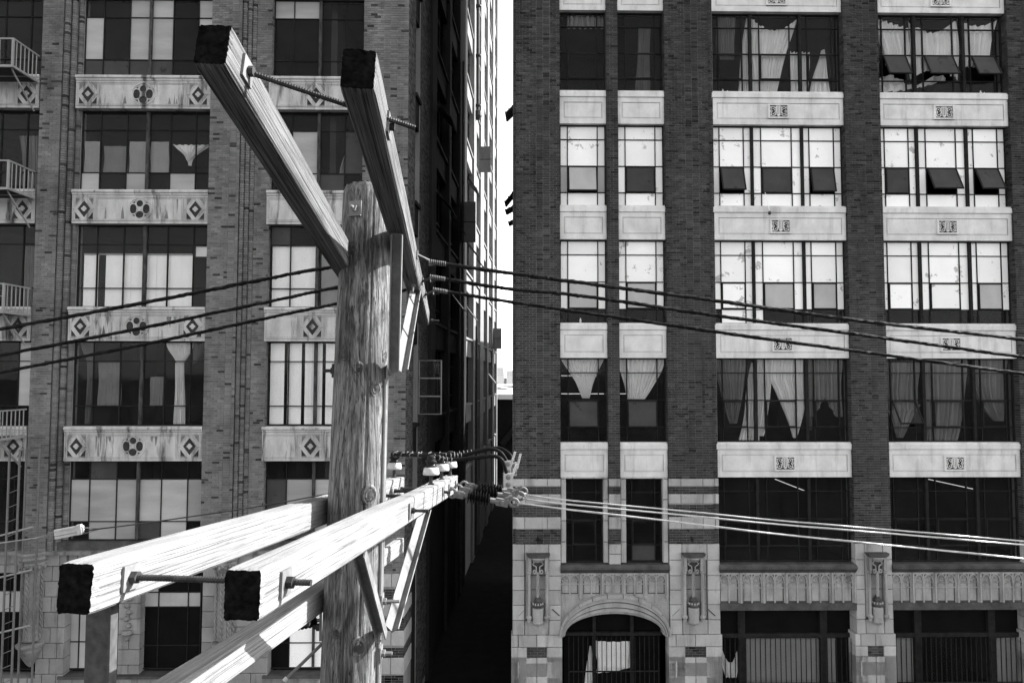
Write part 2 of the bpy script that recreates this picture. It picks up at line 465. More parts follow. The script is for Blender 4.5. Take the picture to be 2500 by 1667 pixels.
def blind(label, u0, u1, v0, v1, y, n, mat='blind', dark=(), group=None):
    m = MB(); w = (u1 - u0) / n
    for i in range(n):
        if i in dark: continue
        t = ru(-0.2, 0.2); c = u0 + w * (i + 0.5); h = w * 0.52
        m.add([(c - h * cos(t), y - h * sin(t), v0), (c + h * cos(t), y + h * sin(t), v0), (c + h * cos(t), y + h * sin(t), v1), (c - h * cos(t), y - h * sin(t), v1)], [(0, 1, 2, 3)], mat)
    m.box(u0, u1, y - 0.03, y + 0.03, v1, v1 + 0.05, 'pale_paint')
    return m.build('window_blind', None, label=label, cat='blind', group=group, mtx=FRAME)

# ------------------------------------------------------------------ right building
RBR = Bricks('dark_brick', 0.0755, 0.215, [(0.10, 0.4, 0.6), (0.15, 1.15, 1.5), (0.75, 0.8, 1.12)])
RP = Panes()
uP0l, uP0r, uP1l, uP1r, uP2l, uP2r, uP3l, uP3r, uP4l = 0.025, 1.515, 3.002, 3.370, 4.863, 6.424, 10.636, 11.786, 15.967
uP4r = 17.6
RTOP = 36.0
vs_top = [22.74, 19.03, 15.31, 11.56, 7.85]      # window heads, top storey in view first
vs_sill = [20.09, 16.38, 12.64, 8.91, FV(1420, 1376)]
V_BASE = FV(1420, 1328)                          # brick ends, stone begins
V_LEDGE0, V_LEDGE1 = FV(1420, 1399), FV(1420, 1378)
bands = [(FV(1300, b_), FV(1300, a)) for a, b_ in ((1168.7, 1187.5), (1206, 1230), (1262, 1291.6))]
YS, YW = 0.10, 0.27                              # spandrel face, window plane

# piers: mortar core, bricks in front, stone bands across
core = MB()
def pier(u0, u1, v0, v1, depth=0.5, side=None, single=True, banded=True):
    core.box(u0 + 0.012, u1 - 0.012, 0.012, depth, v0, v1, 'dark_mortar')
    z = v0
    for b0, b1 in (sorted(bands) if banded else []) + [(v1, v1)]:
        if b0 > z + 0.1: RBR.wall(u0, u1, z, min(b0, v1), 0.0, single)
        if side and b0 > z + 0.1: RBR.side(u0 if side < 0 else u1, 0.0, depth - 0.2, z, min(b0, v1), side)
        z = b1
VT = 25.0
pier(uP0l + 0.09, uP0r, V_BASE, VT)
pier(uP1l, uP1r, V_BASE, VT, side=-1)
pier(uP2l, uP2r - 0.16, V_BASE, VT, side=-1)
pier(uP3l, uP3r, V_BASE, VT, side=-1, banded=False)
pier(uP4l, uP4r, V_BASE, VT, side=-1, banded=False)
# set-back strips beside the first and third pier
for u0, u1 in ((uP0l, uP0l + 0.09), (uP2r - 0.16, uP2r)):
    core.box(u0 + 0.005, u1 + 0.005, 0.082, 0.5, V_BASE, VT, 'dark_mortar')
    z = V_BASE
    for b0, b1 in sorted(bands) + [(VT, VT)]:
        RBR.wall(u0, u1, z, b0, 0.07, False); z = b1
core.box(uP0l, 30, 0.02, 0.5, VT + 0.001, RTOP, 'dark_mortar')
core.box(uP4r + 0.001, 30, 0.02, 0.5, 0, VT, 'dark_mortar')
core.build('wall', RB)
m = MB()                                          # the body: side walls, back, roof, floors
wl_ = uP0l
m.add([(wl_, 0.5, 0), (wl_ + 0.9, 15.5, 0), (wl_ + 0.9, 15.5, RTOP), (wl_, 0.5, RTOP)], [(0, 1, 2, 3)], 'dark_mortar')
m.box(wl_ + 0.9, 30, 15.5, 15.8, 0, RTOP, 'dark_mortar'); m.box(29.7, 30, 0.51, 15.49, 0, RTOP, 'dark_mortar')
m.box(wl_ + 0.9, 30, 0.51, 15.49, RTOP, RTOP + 0.3, 'tar')
m.build('wall', RB)
m = MB()
for i in range(5):
    zt, zb = (vs_top[i], vs_sill[i - 1] if i else VT)
    m.box(uP0r - 0.4, 17.5, 0.47, 7.0, zt + 0.2, zb - 0.3, 'room')
m.box(uP0r - 0.4, 17.5, 0.47, 7.0, vs_sill[4] - 1.0, vs_sill[4] - 0.3, 'room')
m.box(uP0r - 0.4, 17.5, 7.0, 7.2, 0, VT, 'room')
for u in (uP0r - 0.5, uP2r - 0.8, uP3l + 0.5, 17.3): m.box(u, u + 0.15, 0.6, 7.0, 0, VT, 'room')
m.build('interior_wall', RB)

def stone_block(parent, u0, u1, v0, v1, y, depth=0.3, mat='stone', c=0.012):
    m = MB(); w, h = (u1 - u0) / 2 - 0.008, (v1 - v0) / 2 - 0.008
    m.cbox(-w, w, 0, depth, -h, h, c, mat, ru(0.85, 1.12) * (0.66 if parent is LB and v1 < LV_BASE + 0.05 and u1 < uB2r else 1.0))  # left base toned down for dirt and painted vignetting
    m.build('stone_block', parent, ((u0 + u1) / 2, y, (v0 + v1) / 2))
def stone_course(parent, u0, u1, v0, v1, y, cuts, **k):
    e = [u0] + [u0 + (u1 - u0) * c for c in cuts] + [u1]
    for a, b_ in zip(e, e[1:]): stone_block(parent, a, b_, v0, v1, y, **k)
for b0, b1 in bands:
    stone_course(RB, uP0l, uP0r, b0, b1, -0.012, (0.25, 0.72) if b0 != bands[1][0] else (0.06, 0.27, 0.74), depth=0.4)
    stone_course(RB, uP1l, uP1r, b0, b1, -0.012, (), depth=0.4)
    stone_course(RB, uP2l, uP2r, b0, b1, -0.012, (0.24, 0.68, 0.92), depth=0.4)

# spandrels
def spandrel(u0, u1, v0, v1, plaque=False):
    W, H = u1 - u0, v1 - v0; m = MB(); w = W / 2; h = H / 2
    mt = 'white_terracotta'
    ov = 0.035
    m.box(-w, w, 0, 0.35, -h, h - 0.20, mt)
    m.cbox(-w - ov, w + ov, -0.06, 0.35, h - 0.20, h - 0.03, 0.012, mt); m.box(-w, w, -0.02, 0.34, h - 0.03, h + 0.02, mt)
    m.box(-w, w, -0.02, 0, h - 0.25, h - 0.20, mt)
    # raised border leaving a sunk field
    fx, z0, z1 = w - 0.13, -h + 0.17, h - 0.36
    y = -0.022
    m.box(-w, w, y, 0, z1, h - 0.25, mt); m.box(-w, w, y, 0, -h, z0, mt)
    m.box(-w, -fx, y, 0, z0, z1, mt); m.box(fx, w, y, 0, z0, z1, mt)
    g = 0.012
    for a, b_, c, d in ((-fx, fx, z1 - g, z1), (-fx, fx, z0, z0 + g), (-fx, -fx + g, z0 + g, z1 - g), (fx - g, fx, z0 + g, z1 - g)):
        m.box(a, b_, -0.006, 0.0, c, d, 'faint_joint')
    m.box(-fx + 0.04, fx - 0.04, -0.016, 0, z0 + 0.04, z1 - 0.04, mt)
    sp = m.build('spandrel', RB, ((u0 + u1) / 2, YS, (v0 + v1) / 2))
    if plaque:
        p = MB(); a, b_ = 0.34, 0.235
        for q in ((-a, a, b_ - 0.05, b_), (-a, a, -b_, -b_ + 0.05), (-a, -a + 0.06, -b_ + 0.05, b_ - 0.05), (a - 0.06, a, -b_ + 0.05, b_ - 0.05)):
            p.box(q[0], q[1], -0.05, 0.0, q[2], q[3], mt)
        p.box(-a + 0.06, a - 0.06, -0.012, 0, -b_ + 0.05, b_ - 0.05, 'dark_terracotta')
        sh = [(-0.085, 0.17), (0.085, 0.17), (0.085, -0.06), (0.05, -0.14), (0, -0.17), (-0.05, -0.14), (-0.085, -0.06)]
        p.prism(sh, -0.042, -0.012, mt)
        for k in (-0.05, 0, 0.05): p.box(k - 0.006, k + 0.006, -0.046, -0.042, -0.11, 0.15, 'dark_terracotta')
        for sx in (-1, 1):
            for (cx, cz, r, a0, a1) in ((0.175, 0.085, 0.065, -0.5, 4.2), (0.175, -0.085, 0.065, 2.2, 6.9), (0.235, 0.0, 0.03, 0, 6.2), (0.12, 0.0, 0.035, 1.6, 4.7)):
                pts = [(sx * (cx + r * cos(t)), cz + r * sin(t)) for t in [a0 + (a1 - a0) * i / 14 for i in range(15)]]
                p.rib(pts, 0.014, -0.022, mt)
            for (cx, cz) in ((0.25, 0.13), (0.25, -0.13), (0.11, 0.12), (0.11, -0.12), (0.175, 0.085), (0.175, -0.085)):
                p.disc(sx * cx, cz, 0.02, -0.035, -0.012, mt, 8)
        p.build('shield_plaque', sp, (0, -0.016, -0.10))
bayA, bayB, bayC, bayD = (uP0r, uP1l), (uP1r, uP2l), (uP2r, uP3l), (uP3r, uP4l)
for bay in (bayA, bayB, bayC, bayD):
    wide = bay in (bayC, bayD)
    spandrel(bay[0], bay[1], vs_top[0], vs_top[0] + 1.06, wide)
    for i in range(4): spandrel(bay[0], bay[1], vs_top[i + 1], vs_sill[i], wide)
    m = MB(); m.box(bay[0], bay[1], 0.3, 0.5, vs_top[0] + 1.06, VT, 'dark_mortar'); m.build('wall', RB)

ROWS4 = (0, 0.175, 0.5, 0.824, 1)
C3 = (0, 0.175, 0.82, 1)
def cols9(fr):
    out = []
    for a, b_ in zip(fr, fr[1:]):
        out += [a, a + (b_ - a) * 0.19, a + (b_ - a) * 0.80]
    return tuple(out + [1])
C9 = cols9((0, 0.305, 0.69, 1))
def st_white(dark=(), mid=(), bottom=False, thr=3):
    def f(r, c):
        if (r, c) in mid: return 'paint_grey'
        if (r, c) in dark: return 'paint_mid'
        if bottom and r == 3: return 'glass'
        return 'paint_white'
    return f
def st_glass(cent=()):
    def f(r, c): return 'paint_mid' if (r, c) in cent else 'glass'
    return f
an = radians(25)
for i in range(4):
    t, s = vs_top[i], vs_sill[i]
    if i == 0:
        window(RB, RP, *bayA, s, t, YW, C3, ROWS4, (), st_glass(), {(2, 1): 0.0})
        window(RB, RP, *bayB, s, t, YW, C3, ROWS4, (), st_glass(), {(2, 1): 0.0})
        window(RB, RP, *bayC, s, t, YW, C9, ROWS4, (3, 6), st_glass(), {(2, 1): 0.0, (2, 4): 0.0, (2, 7): 0.0})
        window(RB, RP, *bayD, s, t, YW, C9, ROWS4, (3, 6), st_glass(((2, 1), (2, 4), (2, 7))), {(2, 1): an, (2, 4): an, (2, 7): an})
    elif i == 1:
        window(RB, RP, *bayA, s, t, YW, C3, ROWS4, (), st_white((), ((2, 0), (2, 1), (2, 2))), {(2, 1): radians(9)})
        window(RB, RP, *bayB, s, t, YW, C3, ROWS4, (), st_white(((2, 1),)), {(2, 1): 0.0})
        window(RB, RP, *bayC, s, t, YW, C9, ROWS4, (3, 6), st_white(((2, 1), (2, 4), (2, 7))), {(2, 1): radians(17), (2, 4): 0.0, (2, 7): radians(11)})
        window(RB, RP, *bayD, s, t, YW, C9, ROWS4, (3, 6), st_white(((2, 1), (2, 4), (2, 7))), {(2, 1): 0.0, (2, 4): an, (2, 7): an})
    elif i == 2:
        window(RB, RP, *bayA, s, t, YW, C3, ROWS4, (), st_white((), ((2, 1),), True), {(2, 1): 0.0})
        window(RB, RP, *bayB, s, t, YW, C3, ROWS4, (), st_white((), ((2, 1),), True), {(2, 1): 0.0})
        window(RB, RP, *bayC, s, t, YW, C9, ROWS4, (3, 6), lambda r, c: ('paint_white' if c in (0, 1, 2, 3) and (r, c) != (3, 0) else 'glass') if r == 3 else ('paint_grey' if (r, c) in ((2, 4), (2, 7)) else 'paint_white'), {(2, 1): 0.0, (2, 4): 0.0, (2, 7): 0.0})
        window(RB, RP, *bayD, s, t, YW, C9, ROWS4, (3, 6), st_white((), ((2, 7),), True), {(2, 1): 0.0, (2, 4): 0.0, (2, 7): 0.0})
    else:
        window(RB, RP, *bayA, s, t, YW, C3, ROWS4, (), st_glass(((2, 1),)), {(2, 1): radians(4)})
        window(RB, RP, *bayB, s, t, YW, C3, ROWS4, (), st_glass(((2, 1),)), {(2, 1): radians(3)})
        window(RB, RP, *bayC, s, t, YW, C9, ROWS4, (3, 6), st_glass(), {(2, 1): 0.0, (2, 4): 0.0, (2, 7): 0.0})
        window(RB, RP, *bayD, s, t, YW, C9, ROWS4, (3, 6), st_glass(), {(2, 1): radians(33), (2, 4): 0.0, (2, 7): 0.0})
# mezzanine windows: two narrow ones in stone surrounds, two wide dark ones
ML = FV(1420, 1378)
for (px0, px1, bay) in ((1381, 1471, bayA), (1526.5, 1615, bayB)):
    a, b_ = FU(px0, 1270, YW), FU(px1, 1270, YW); t = FV(1420, 1168, 0.12)
    window(RB, RP, a, b_, vs_sill[4], t, YW, C3, (0, 0.175, 0.5, 0.80, 1), (), lambda r, c, q=bay: 'paint_mid' if (r == 3 and q is bayB and c == 1) else 'clean_glass', {(2, 1): 0.0})
    e = vs_sill[4]
    for (x0, x1) in ((bay[0], a), (b_, bay[1])):
        k = 4
        for j in range(k):
            stone_block(RB, x0, x1, e + (t - e) * j / k, e + (t - e) * (j + 1) / k, 0.06, 0.35, c=0.02)
    stone_course(RB, bay[0], bay[1], t, vs_top[4], 0.04, (0.25, 0.7), c=0.02)
for bay in (bayC, bayD):
    window(RB, RP, *bay, vs_sill[4], vs_top[4], YW, C9, ROWS4, (3, 6), lambda r, c: 'clean_glass', {(2, 1): 0.0, (2, 4): 0.0, (2, 7): 0.0})
for j in range(2):
    z0 = V_LEDGE1 + (V_BASE - V_LEDGE1) * j / 2
    stone_block(RB, uP1l, uP1r, z0, V_BASE - (V_BASE - V_LEDGE1) * (1 - j) / 2, 0.0, 0.4)

# sill ledges, gothic frieze, lintels
VF0 = FV(1420, 1443); VF1 = FV(1700, 1476)
def ledge(u0, u1, v0, v1):
    m = MB(); w = (u1 - u0) / 2; h = v1 - v0
    m.prism([], 0, 0, 'soot_shade_stone') if False else None
    prof = [(0.3, 0), (0.02, 0), (-0.06, 0.35 * h), (-0.10, 0.5 * h), (-0.10, 0.75 * h), (0.0, h), (0.3, h)]
    vs = [(-w, y, z) for y, z in prof] + [(w, y, z) for y, z in prof]; n = len(prof)
    m.add(vs, [(i, i + 1, i + 1 + n, i + n) for i in range(n - 1)] + [tuple(range(n - 1, -1, -1)), tuple(range(n, 2 * n))], 'soot_shade_stone')
    m.build('sill_ledge', RB, ((u0 + u1) / 2, 0.0, v0))
def frieze_mesh(W, H, plain=True):
    """two pointed lights with trefoil heads over sunk panels, a buttress strip on the right"""
    m = MB(); mt = 'carved_stone'; bw_ = 0.10; w = W - bw_
    m.box(0, W, 0, 0.2, 0, H, mt)
    top = H - 0.06; hh = H * 0.5
    m.box(0, w, -0.045, 0, top, H, mt)
    for q in (0.022, w - 0.05): m.box(q, q + 0.028, -0.003, 0.0, 0.0, top, 'soot_shade_stone')  # dark strips painting the shade beside the buttress
    for k in range(3):
        x = w * k / 2; m.box(max(0, x - 0.022), min(w, x + 0.022), -0.035, 0, 0.0, top, mt)
    m.box(0.022, w / 2 - 0.022, -0.03, 0, hh - 0.02, hh + 0.01, mt); m.box(w / 2 + 0.022, w - 0.022, -0.03, 0, hh - 0.02, hh + 0.01, mt)
    for k in range(2):
        c = w * (k + 0.5) / 2; hw = w / 4
        for sx in (-1, 1):                                     # pointed arch
            pts = [(c + sx * hw * (1 - (1 - cos(t)) ), hh + 0.12 + (top - hh - 0.13) * sin(t)) for t in [pi / 2 * i / 8 for i in range(9)]]
            pts = [(c + sx * (hw - 0.01) * cos(t) ** 0.8, z) for (x, z), t in zip(pts, [pi / 2 * i / 8 for i in range(9)])]
            m.rib(pts, 0.024, -0.03, mt)
            for (ox, oz, r) in ((0.42, 0.17, 0.042), (0.30, 0.30, 0.035)):
                m.rib([(c + sx * hw * ox + r * cos(t), hh + oz * (top - hh) / 0.42 + r * sin(t)) for t in [2 * pi * i / 10 for i in range(11)]], 0.012, -0.012, mt, 4)
            m.prism([(c + sx * hw, top), (c + sx * hw, hh + 0.10), (c + sx * hw * 0.8, hh + 0.22), (c + sx * hw * 0.35, top)], -0.004, 0.0, 'soot_shade_stone')  # recess shade around the trefoils, put into the colour
    m.prism([(w / 2 - 0.05, hh + 0.16), (w / 2, hh + 0.04), (w / 2 + 0.05, hh + 0.16), (w / 2, hh + 0.26)], -0.038, -0.03, mt)
    m.box(0.03, w - 0.03, -0.004, 0.0, 0.0, 0.05, 'soot_shade_stone')  # painted shade line along the foot of the panel
    m.box(w, W, -0.05, 0, -0.05, H, mt); m.box(w + 0.03, W - 0.03, -0.09, -0.05, 0.0, H, mt)
    m.prism([(w, -0.05), (W, -0.05), ((w + W) / 2, -0.16)], -0.05, 0.1, mt)
    return m.mesh('frieze_panel')
vl = V_LEDGE0
uA0, uA1 = FU(1369, 1420), FU(1633, 1420)
ledge(uA0, uA1, V_LEDGE0, V_LEDGE1)
W5 = (uA1 - uA0) / 5
VF2 = FV(1420, 1452)
fm = frieze_mesh(W5, vl - VF2)
for k in range(5): link('frieze_panel', fm, RB, (uA0 + k * W5, 0.06, VF2))
VLD0, VLD1 = FV(1750, 1490), FV(1750, 1472)
for (a, b_, n) in ((bayC[0] - 0.02, bayC[1] + 0.02, 6), (bayD[0] - 0.02, bayD[1], 6)):
    ledge(a, b_, V_LEDGE0, V_LEDGE1)
    W6 = (b_ - a) / n; fm2 = frieze_mesh(W6, vl - VLD1)
    for k in range(n): link('frieze_panel', fm2, RB, (a + k * W6, 0.06, VLD1))
    m = MB(); m.box(a, b_, 0.0, 0.3, VLD0, VLD1, 'soot_shade_stone'); m.build('lintel', RB)

# arched entrance
ax_, asp = FU(1501, 1552), FV(1501, 1552)
ao = FU(1634, 1552) - ax_; ah = FV(1501, 1456) - asp
m = MB(); mt = 'carved_stone'
hi_, wi_ = asp, 0
def arch_pt(q, t): return ax_ + (ao - (ao - ai) * q) * cos(t), asp + (ah - (ah - ahi) * q) * sin(t)
ai = ao * 119 / 132; ahi = FV(1501, 1494, 0.2) - asp
lv = ((0.0, 0.22, -0.12, mt), (0.22, 0.30, -0.02, 'soot_shade_stone'), (0.30, 0.55, -0.07, mt), (0.55, 0.63, 0.03, 'soot_shade_stone'), (0.63, 0.82, -0.02, mt), (0.82, 1.0, 0.08, mt))  # narrow set-back rings take the darker stone
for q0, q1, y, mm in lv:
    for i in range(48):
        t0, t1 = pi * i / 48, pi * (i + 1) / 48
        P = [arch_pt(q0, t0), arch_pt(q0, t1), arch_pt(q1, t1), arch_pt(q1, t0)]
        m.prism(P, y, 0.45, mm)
m.build('arch_moulding', RB)
for k in range(11):                                            # blocks of the outer hood
    m = MB()
    for i in range(4):
        t0, t1 = pi * (k + 0.02 + 0.96 * i / 4) / 11, pi * (k + 0.02 + 0.96 * (i + 1) / 4) / 11
        m.prism([arch_pt(-0.20, t0), arch_pt(-0.20, t1), arch_pt(-0.001, t1), arch_pt(-0.001, t0)], -0.16, 0.3, 'stone', ru(0.7, 0.9))
    m.build('hood_stone', RB)
wallv = MB()                                                   # wall between arch and frieze
n = 24
poly = [arch_pt(-0.1, pi * i / n) for i in range(n + 1)]
for i in range(n):
    (x0, z0), (x1, z1) = poly[i], poly[i + 1]
    wallv.add([(x0, 0.05, z0), (x1, 0.05, z1), (x1, 0.05, max(z1, VF2 + 0.02)), (x0, 0.05, max(z0, VF2 + 0.02))], [(0, 1, 2, 3)], 'carved_stone')
wallv.build('wall', RB)
m = MB()                                                       # doors and transom in the arch
m.box(ax_ - ai, ax_ + ai, 0.55, 0.6, 0, asp + 1.2, 'black_board')
m.box(ax_ - ai, ax_ + ai, 0.30, 0.44, asp - 0.10, asp + 0.0, 'steel_paint')
for u in (-0.78, 0.78): m.box(ax_ + u * ai * 0.5 - 0.05, ax_ + u * ai * 0.5 + 0.05, 0.31, 0.43, 0, asp + ah * 0.7, 'steel_paint')
ent = m.build('entrance_door', RB)
def bars(parent, u0, u1, v0, v1, y, step, rails=(0.5,)):
    n = max(1, int((u1 - u0) / step))
    for i in range(n + 1):
        m = MB(); x = u0 + (u1 - u0) * i / n; m.box(x - 0.011, x + 0.011, y, y + 0.022, v0, v1, 'steel_paint'); m.build('window_bar', parent)
    for r in rails:
        m = MB(); z = v0 + (v1 - v0) * r; m.box(u0, u1, y - 0.012, y, z - 0.02, z + 0.02, 'steel_paint'); m.build('bar_rail', parent)
bars(ent, ax_ - ai * 0.92, ax_ + ai * 0.92, asp - 2.4, asp - 0.1, 0.2, 0.145, (0.25, 0.55))

# stone piers below the brick, with canopied brackets
def base_pier(u0, u1, widen, cx, seed):
    V = [FV(1300, y) for y in (1328, 1368, 1406, 1441, 1477, 1514, 1550, 1580, 1617, 1653, 1690, 1730)] + [2.4, 1.2, 0.1]
    for i in range(len(V) - 1):
        v1, v0 = V[i], V[i + 1]
        a, b_ = u0, u1
        if i >= 6: a, b_ = u0 - widen, u1 + widen
        w = b_ - a
        if i in (7, 9, 11) and i < 12:                         # brick panel inset in the course
            stone_block(RB, a, a + w * 0.31, v0, v1, 0.0, 0.45); stone_block(RB, b_ - w * 0.31, b_, v0, v1, 0.0, 0.45)
            c2 = MB(); c2.box(a + w * 0.31, b_ - w * 0.31, 0.022, 0.4, v0, v1, 'dark_mortar'); c2.build('wall', RB)
            RBR.wall(a + w * 0.31, b_ - w * 0.31, v0, v1, 0.01, False)
        elif i < 6:
            stone_block(RB, a, a + w * 0.25, v0, v1, 0.0, 0.45)
            stone_block(RB, a + w * 0.25, b_ - w * 0.25, v0, v1, 0.0 if i in (0, 5) else 0.07, 0.4, mat='carved_stone')
            stone_block(RB, b_ - w * 0.25, b_, v0, v1, 0.0, 0.45)
        else:
            stone_course(RB, a, b_, v0, v1, 0.0, (0.5,) if i % 2 else (0.14, 0.5), depth=0.45)
def bracket_mesh(s=1.0):
    m = MB(); mt = 'carved_stone'; H = FV(1300, 1345) - FV(1300, 1524)
    z = lambda q: -H * q
    m.prism([(-0.36, z(0.02)), (0.36, z(0.02)), (0.32, z(0.055)), (0.2, z(0.075)), (-0.2, z(0.075)), (-0.32, z(0.055))], -0.22, 0.05, 'soot_shade_stone')
    m.lathe([(0.24, 0), (0.24, -0.03), (0.19, -0.10), (0.17, -0.13)], (0, -0.04, z(0.075)), (0, 0, 1), mt, 14)
    m.box(-0.17, 0.17, -0.02, 0.0, z(0.28), z(0.12), 'soot_shade_stone')
    for sx in (-1, 1):
        m.box(sx * 0.25 - 0.045, sx * 0.25 + 0.045, -0.16, 0.05, z(0.26), z(0.075), mt)       # cheeks
        m.box(sx * 0.32 - 0.035, sx * 0.32 + 0.035, -0.05, 0.05, z(0.90), z(0.10), mt)
        m.tube([(sx * 0.27, -0.09, z(0.30)), (sx * 0.27, -0.09, z(0.86))], 0.045, mt, 10)        # colonnettes
        m.lathe([(0.05, 0), (0.085, -0.04), (0.085, -0.09), (0.06, -0.13), (0.05, -0.2), (0.02, -0.21)], (sx * 0.27, -0.09, z(0.86)), (0, 0, 1), mt, 10)
        m.lathe([(0.045, 0), (0.07, 0.02), (0.07, 0.06), (0.045, 0.08)], (sx * 0.27, -0.09, z(0.30)), (0, 0, 1), mt, 10)
        pts = []                                                # scrolls under the canopy
        for i in range(26):
            t = i / 25
            if t < 0.5: pts.append((sx * (0.02 + 0.14 * sin(pi * t * 1.9)), -0.10, z(0.12) - 0.36 * t))
            else:
                a = (t - 0.5) * 2 * 2 * pi * 1.1; r = 0.065 * (1.1 - (t - 0.5) * 1.5)
                pts.append((sx * (0.105 - r * cos(a) * 0.9), -0.10, z(0.12) - 0.20 - 0.0 - 0.12 * 1 - r * sin(a)))
        m.tube(pts, 0.022, mt, 6)
    n = 60                                                      # twisted shaft
    for k in range(3):
        m.tube([(0.03 * cos(i * 0.42 + k * 2.1), -0.08 + 0.03 * sin(i * 0.42 + k * 2.1), z(0.28) + (z(0.62) - z(0.28)) * i / n) for i in range(n + 1)], 0.024, mt, 5)
    m.lathe([(0.05, 0), (0.07, -0.06), (0.12, -0.14), (0.10, -0.18), (0.17, -0.24), (0.19, -0.29), (0.16, -0.31)], (0, -0.05, z(0.60)), (0, 0, 1), 'soot_shade_stone', 10)
    for k in range(7):
        a = pi + pi * k / 6; m.lathe([(0.0, 0.0), (0.03, 0.03), (0.02, 0.07), (0, 0.08)], (0.16 * cos(a), -0.05 + 0.16 * sin(a), z(0.60) - 0.27), (0, 0, 1), 'carved_stone', 6)
    m.lathe([(0.17, 0), (0.175, -0.02), (0.165, -0.40), (0.175, -0.44), (0.14, -0.50), (0.06, -0.53), (0.03, -0.56)], (0, -0.05, z(0.76)), (0, 0, 1), mt, 18)
    return m.mesh('canopy_bracket', False)
bm_ = bracket_mesh()
for (a, b_, wd, px) in ((uP0l, uP0r, 0.04, 1313), (uP2l, uP2r, 0.05, 1691), (uP3l, uP3r, 0.06, FU)):
    base_pier(a, b_, wd, 0, 0)
    c = FU(px, 1400) if px is not FU else (a + b_) / 2 + 0.05
    link('canopy_bracket', bm_, RB, (c, 0.0, FV(1300, 1345)), scale=(0.92 if px is FU else 1.0, 1, 1))
base_pier(uP4l, uP4r, 0.05, 0, 0)
for px in (1313, 1689):                                         # iron rings on the piers
    m = MB(); c = FU(px, 1317); v = FV(px, 1317)
    m.ring(c, v, 0.05, 0.025, -0.04, 0.0, 'steel_paint', n=12); m.box(c - 0.012, c + 0.012, -0.03, 0, v + 0.05, v + 0.09, 'steel_paint'); m.build('wall_ring', RB)
# chamfer stops beside the brackets
for (px, sx) in ((1274, -1), (1355, 1), (1650, -1), (1735, 1)):
    c, v = FU(px, 1495), FV(px, 1495)
    m = MB(); m.prism([(c - 0.1 * sx, v + 0.10), (c - 0.1 * sx + 0.03, v + 0.12), (c + 0.12 * sx + 0.03, v - 0.08), (c + 0.12 * sx, v - 0.10)], -0.012, 0.0, 'soot_shade_stone'); m.build('carved_stop', RB)

# shop front openings
def shop(u0, u1, mulls):
    vt, vh = VLD0, FV(1750, 1557)
    m = MB(); m.box(u0, u1, 0.44, 0.54, vh, vt, 'black_board'); m.box(u0, u1, 0.34, 0.46, vh - 0.12, vh + 0.01, 'steel_paint')
    bk = MB(); bk.box(u0, u1, 3.0, 3.1, 0, vt, 'black_board'); bk.build('interior_wall', RB)
    for c in mulls: m.box(c - 0.11, c + 0.11, 0.33, 0.45, 0, vt, 'steel_paint')
    sf = m.build('shop_window', RB)
    e = [u0] + list(mulls) + [u1]
    for a, b_ in zip(e, e[1:]):
        g = MB(); g.box(a + 0.11, b_ - 0.11, 0.40, 0.408, 0.5, vh - 0.12, 'clean_glass'); g.build('pane', sf)
    bars(sf, u0 + 0.05, u1 - 0.05, vh - 2.2, vh - 0.12, 0.26, 0.155, (0.35,))
shop(bayC[0] + 0.0, bayC[1] - 0.0, [FU(1810, 1600, 0.4), FU(2010, 1600, 0.4)])
shop(bayD[0] + 0.0, bayD[1], [FU(2240, 1600, 0.4), FU(2420, 1600, 0.4)])
# opened lights on the alley side of the right building, seen past its corner
for k, (px, py, out, h, ln, mt) in enumerate(((1239, 250, 0.36, 0.36, 0.9, 'grey_paint'), (1238, 458, 0.40, 0.50, 0.8, 'dark_steel'), (1238, 497, 0.40, 0.22, 0.8, 'dark_steel'), (1244, 531, 0.30, 0.16, 0.7, 'dark_steel'))):
    q = FINV @ at(px, py, 24.0 + 0.3 * k); y0, y1, z = q.y, q.y + ln, q.z
    wx = lambda y: uP0l + 0.06 * (y - 0.5)
    m = MB(); n_ = Vector((h, 0, -out)).normalized() * 0.03
    vs = [Vector((wx(y0), y0, z)), Vector((wx(y1), y1, z)), Vector((wx(y1) - out, y1, z - h)), Vector((wx(y0) - out, y0, z - h))]
    m.add(vs + [v + n_ for v in vs], [(0, 1, 2, 3), (7, 6, 5, 4), (0, 4, 5, 1), (1, 5, 6, 2), (2, 6, 7, 3), (3, 7, 4, 0)], mt)
    for j in range(4):
        t = j / 3; a_ = vs[0].lerp(vs[3], t); b_ = vs[1].lerp(vs[2], t); m.tube([a_ - n_ * 0.5, b_ - n_ * 0.5], 0.02, 'steel_paint', 5)
    m.build('sash', RB)

RBR.finish(RB, 300)
RP.finish(RB, 300)

# ------------------------------------------------------------------ left building
LBR = Bricks('pale_brick', 0.0755, 0.215, [(0.05, 0.14, 0.35), (0.2, 0.68, 0.88), (0.14, 1.1, 1.28), (0.61, 0.9, 1.08)])
LP = Panes()
uL0 = -19.5
uL1l, uL1r, uL1w = FU(88, 500), -14.227, -13.718
uS1, uB1r = -13.791, -9.548
uL2a, uL2b, uL2r = FU(581, 540), FU(615, 540), -7.675
uB2r, uL3r = -4.733, -3.294
LTOP = 50.0
ls_sill = [20.47, 16.81, 13.12, 9.42, FV(350, 1324)]
ls_head = [23.10, 19.41, 15.74, 12.06, 8.36]
LV_BASE = FV(350, 1345)
LVT = 25.0
core = MB()
def lpier(u0, u1, v0, v1, y, depth=0.5, ret=None):
    core.box(u0 + 0.012, u1 - 0.012, y + 0.012, depth, v0, v1, 'pale_mortar')
    LBR.wall(u0, u1, v0, v1, y)
    if ret: LBR.side(u1, y, ret, v0, v1, 1)
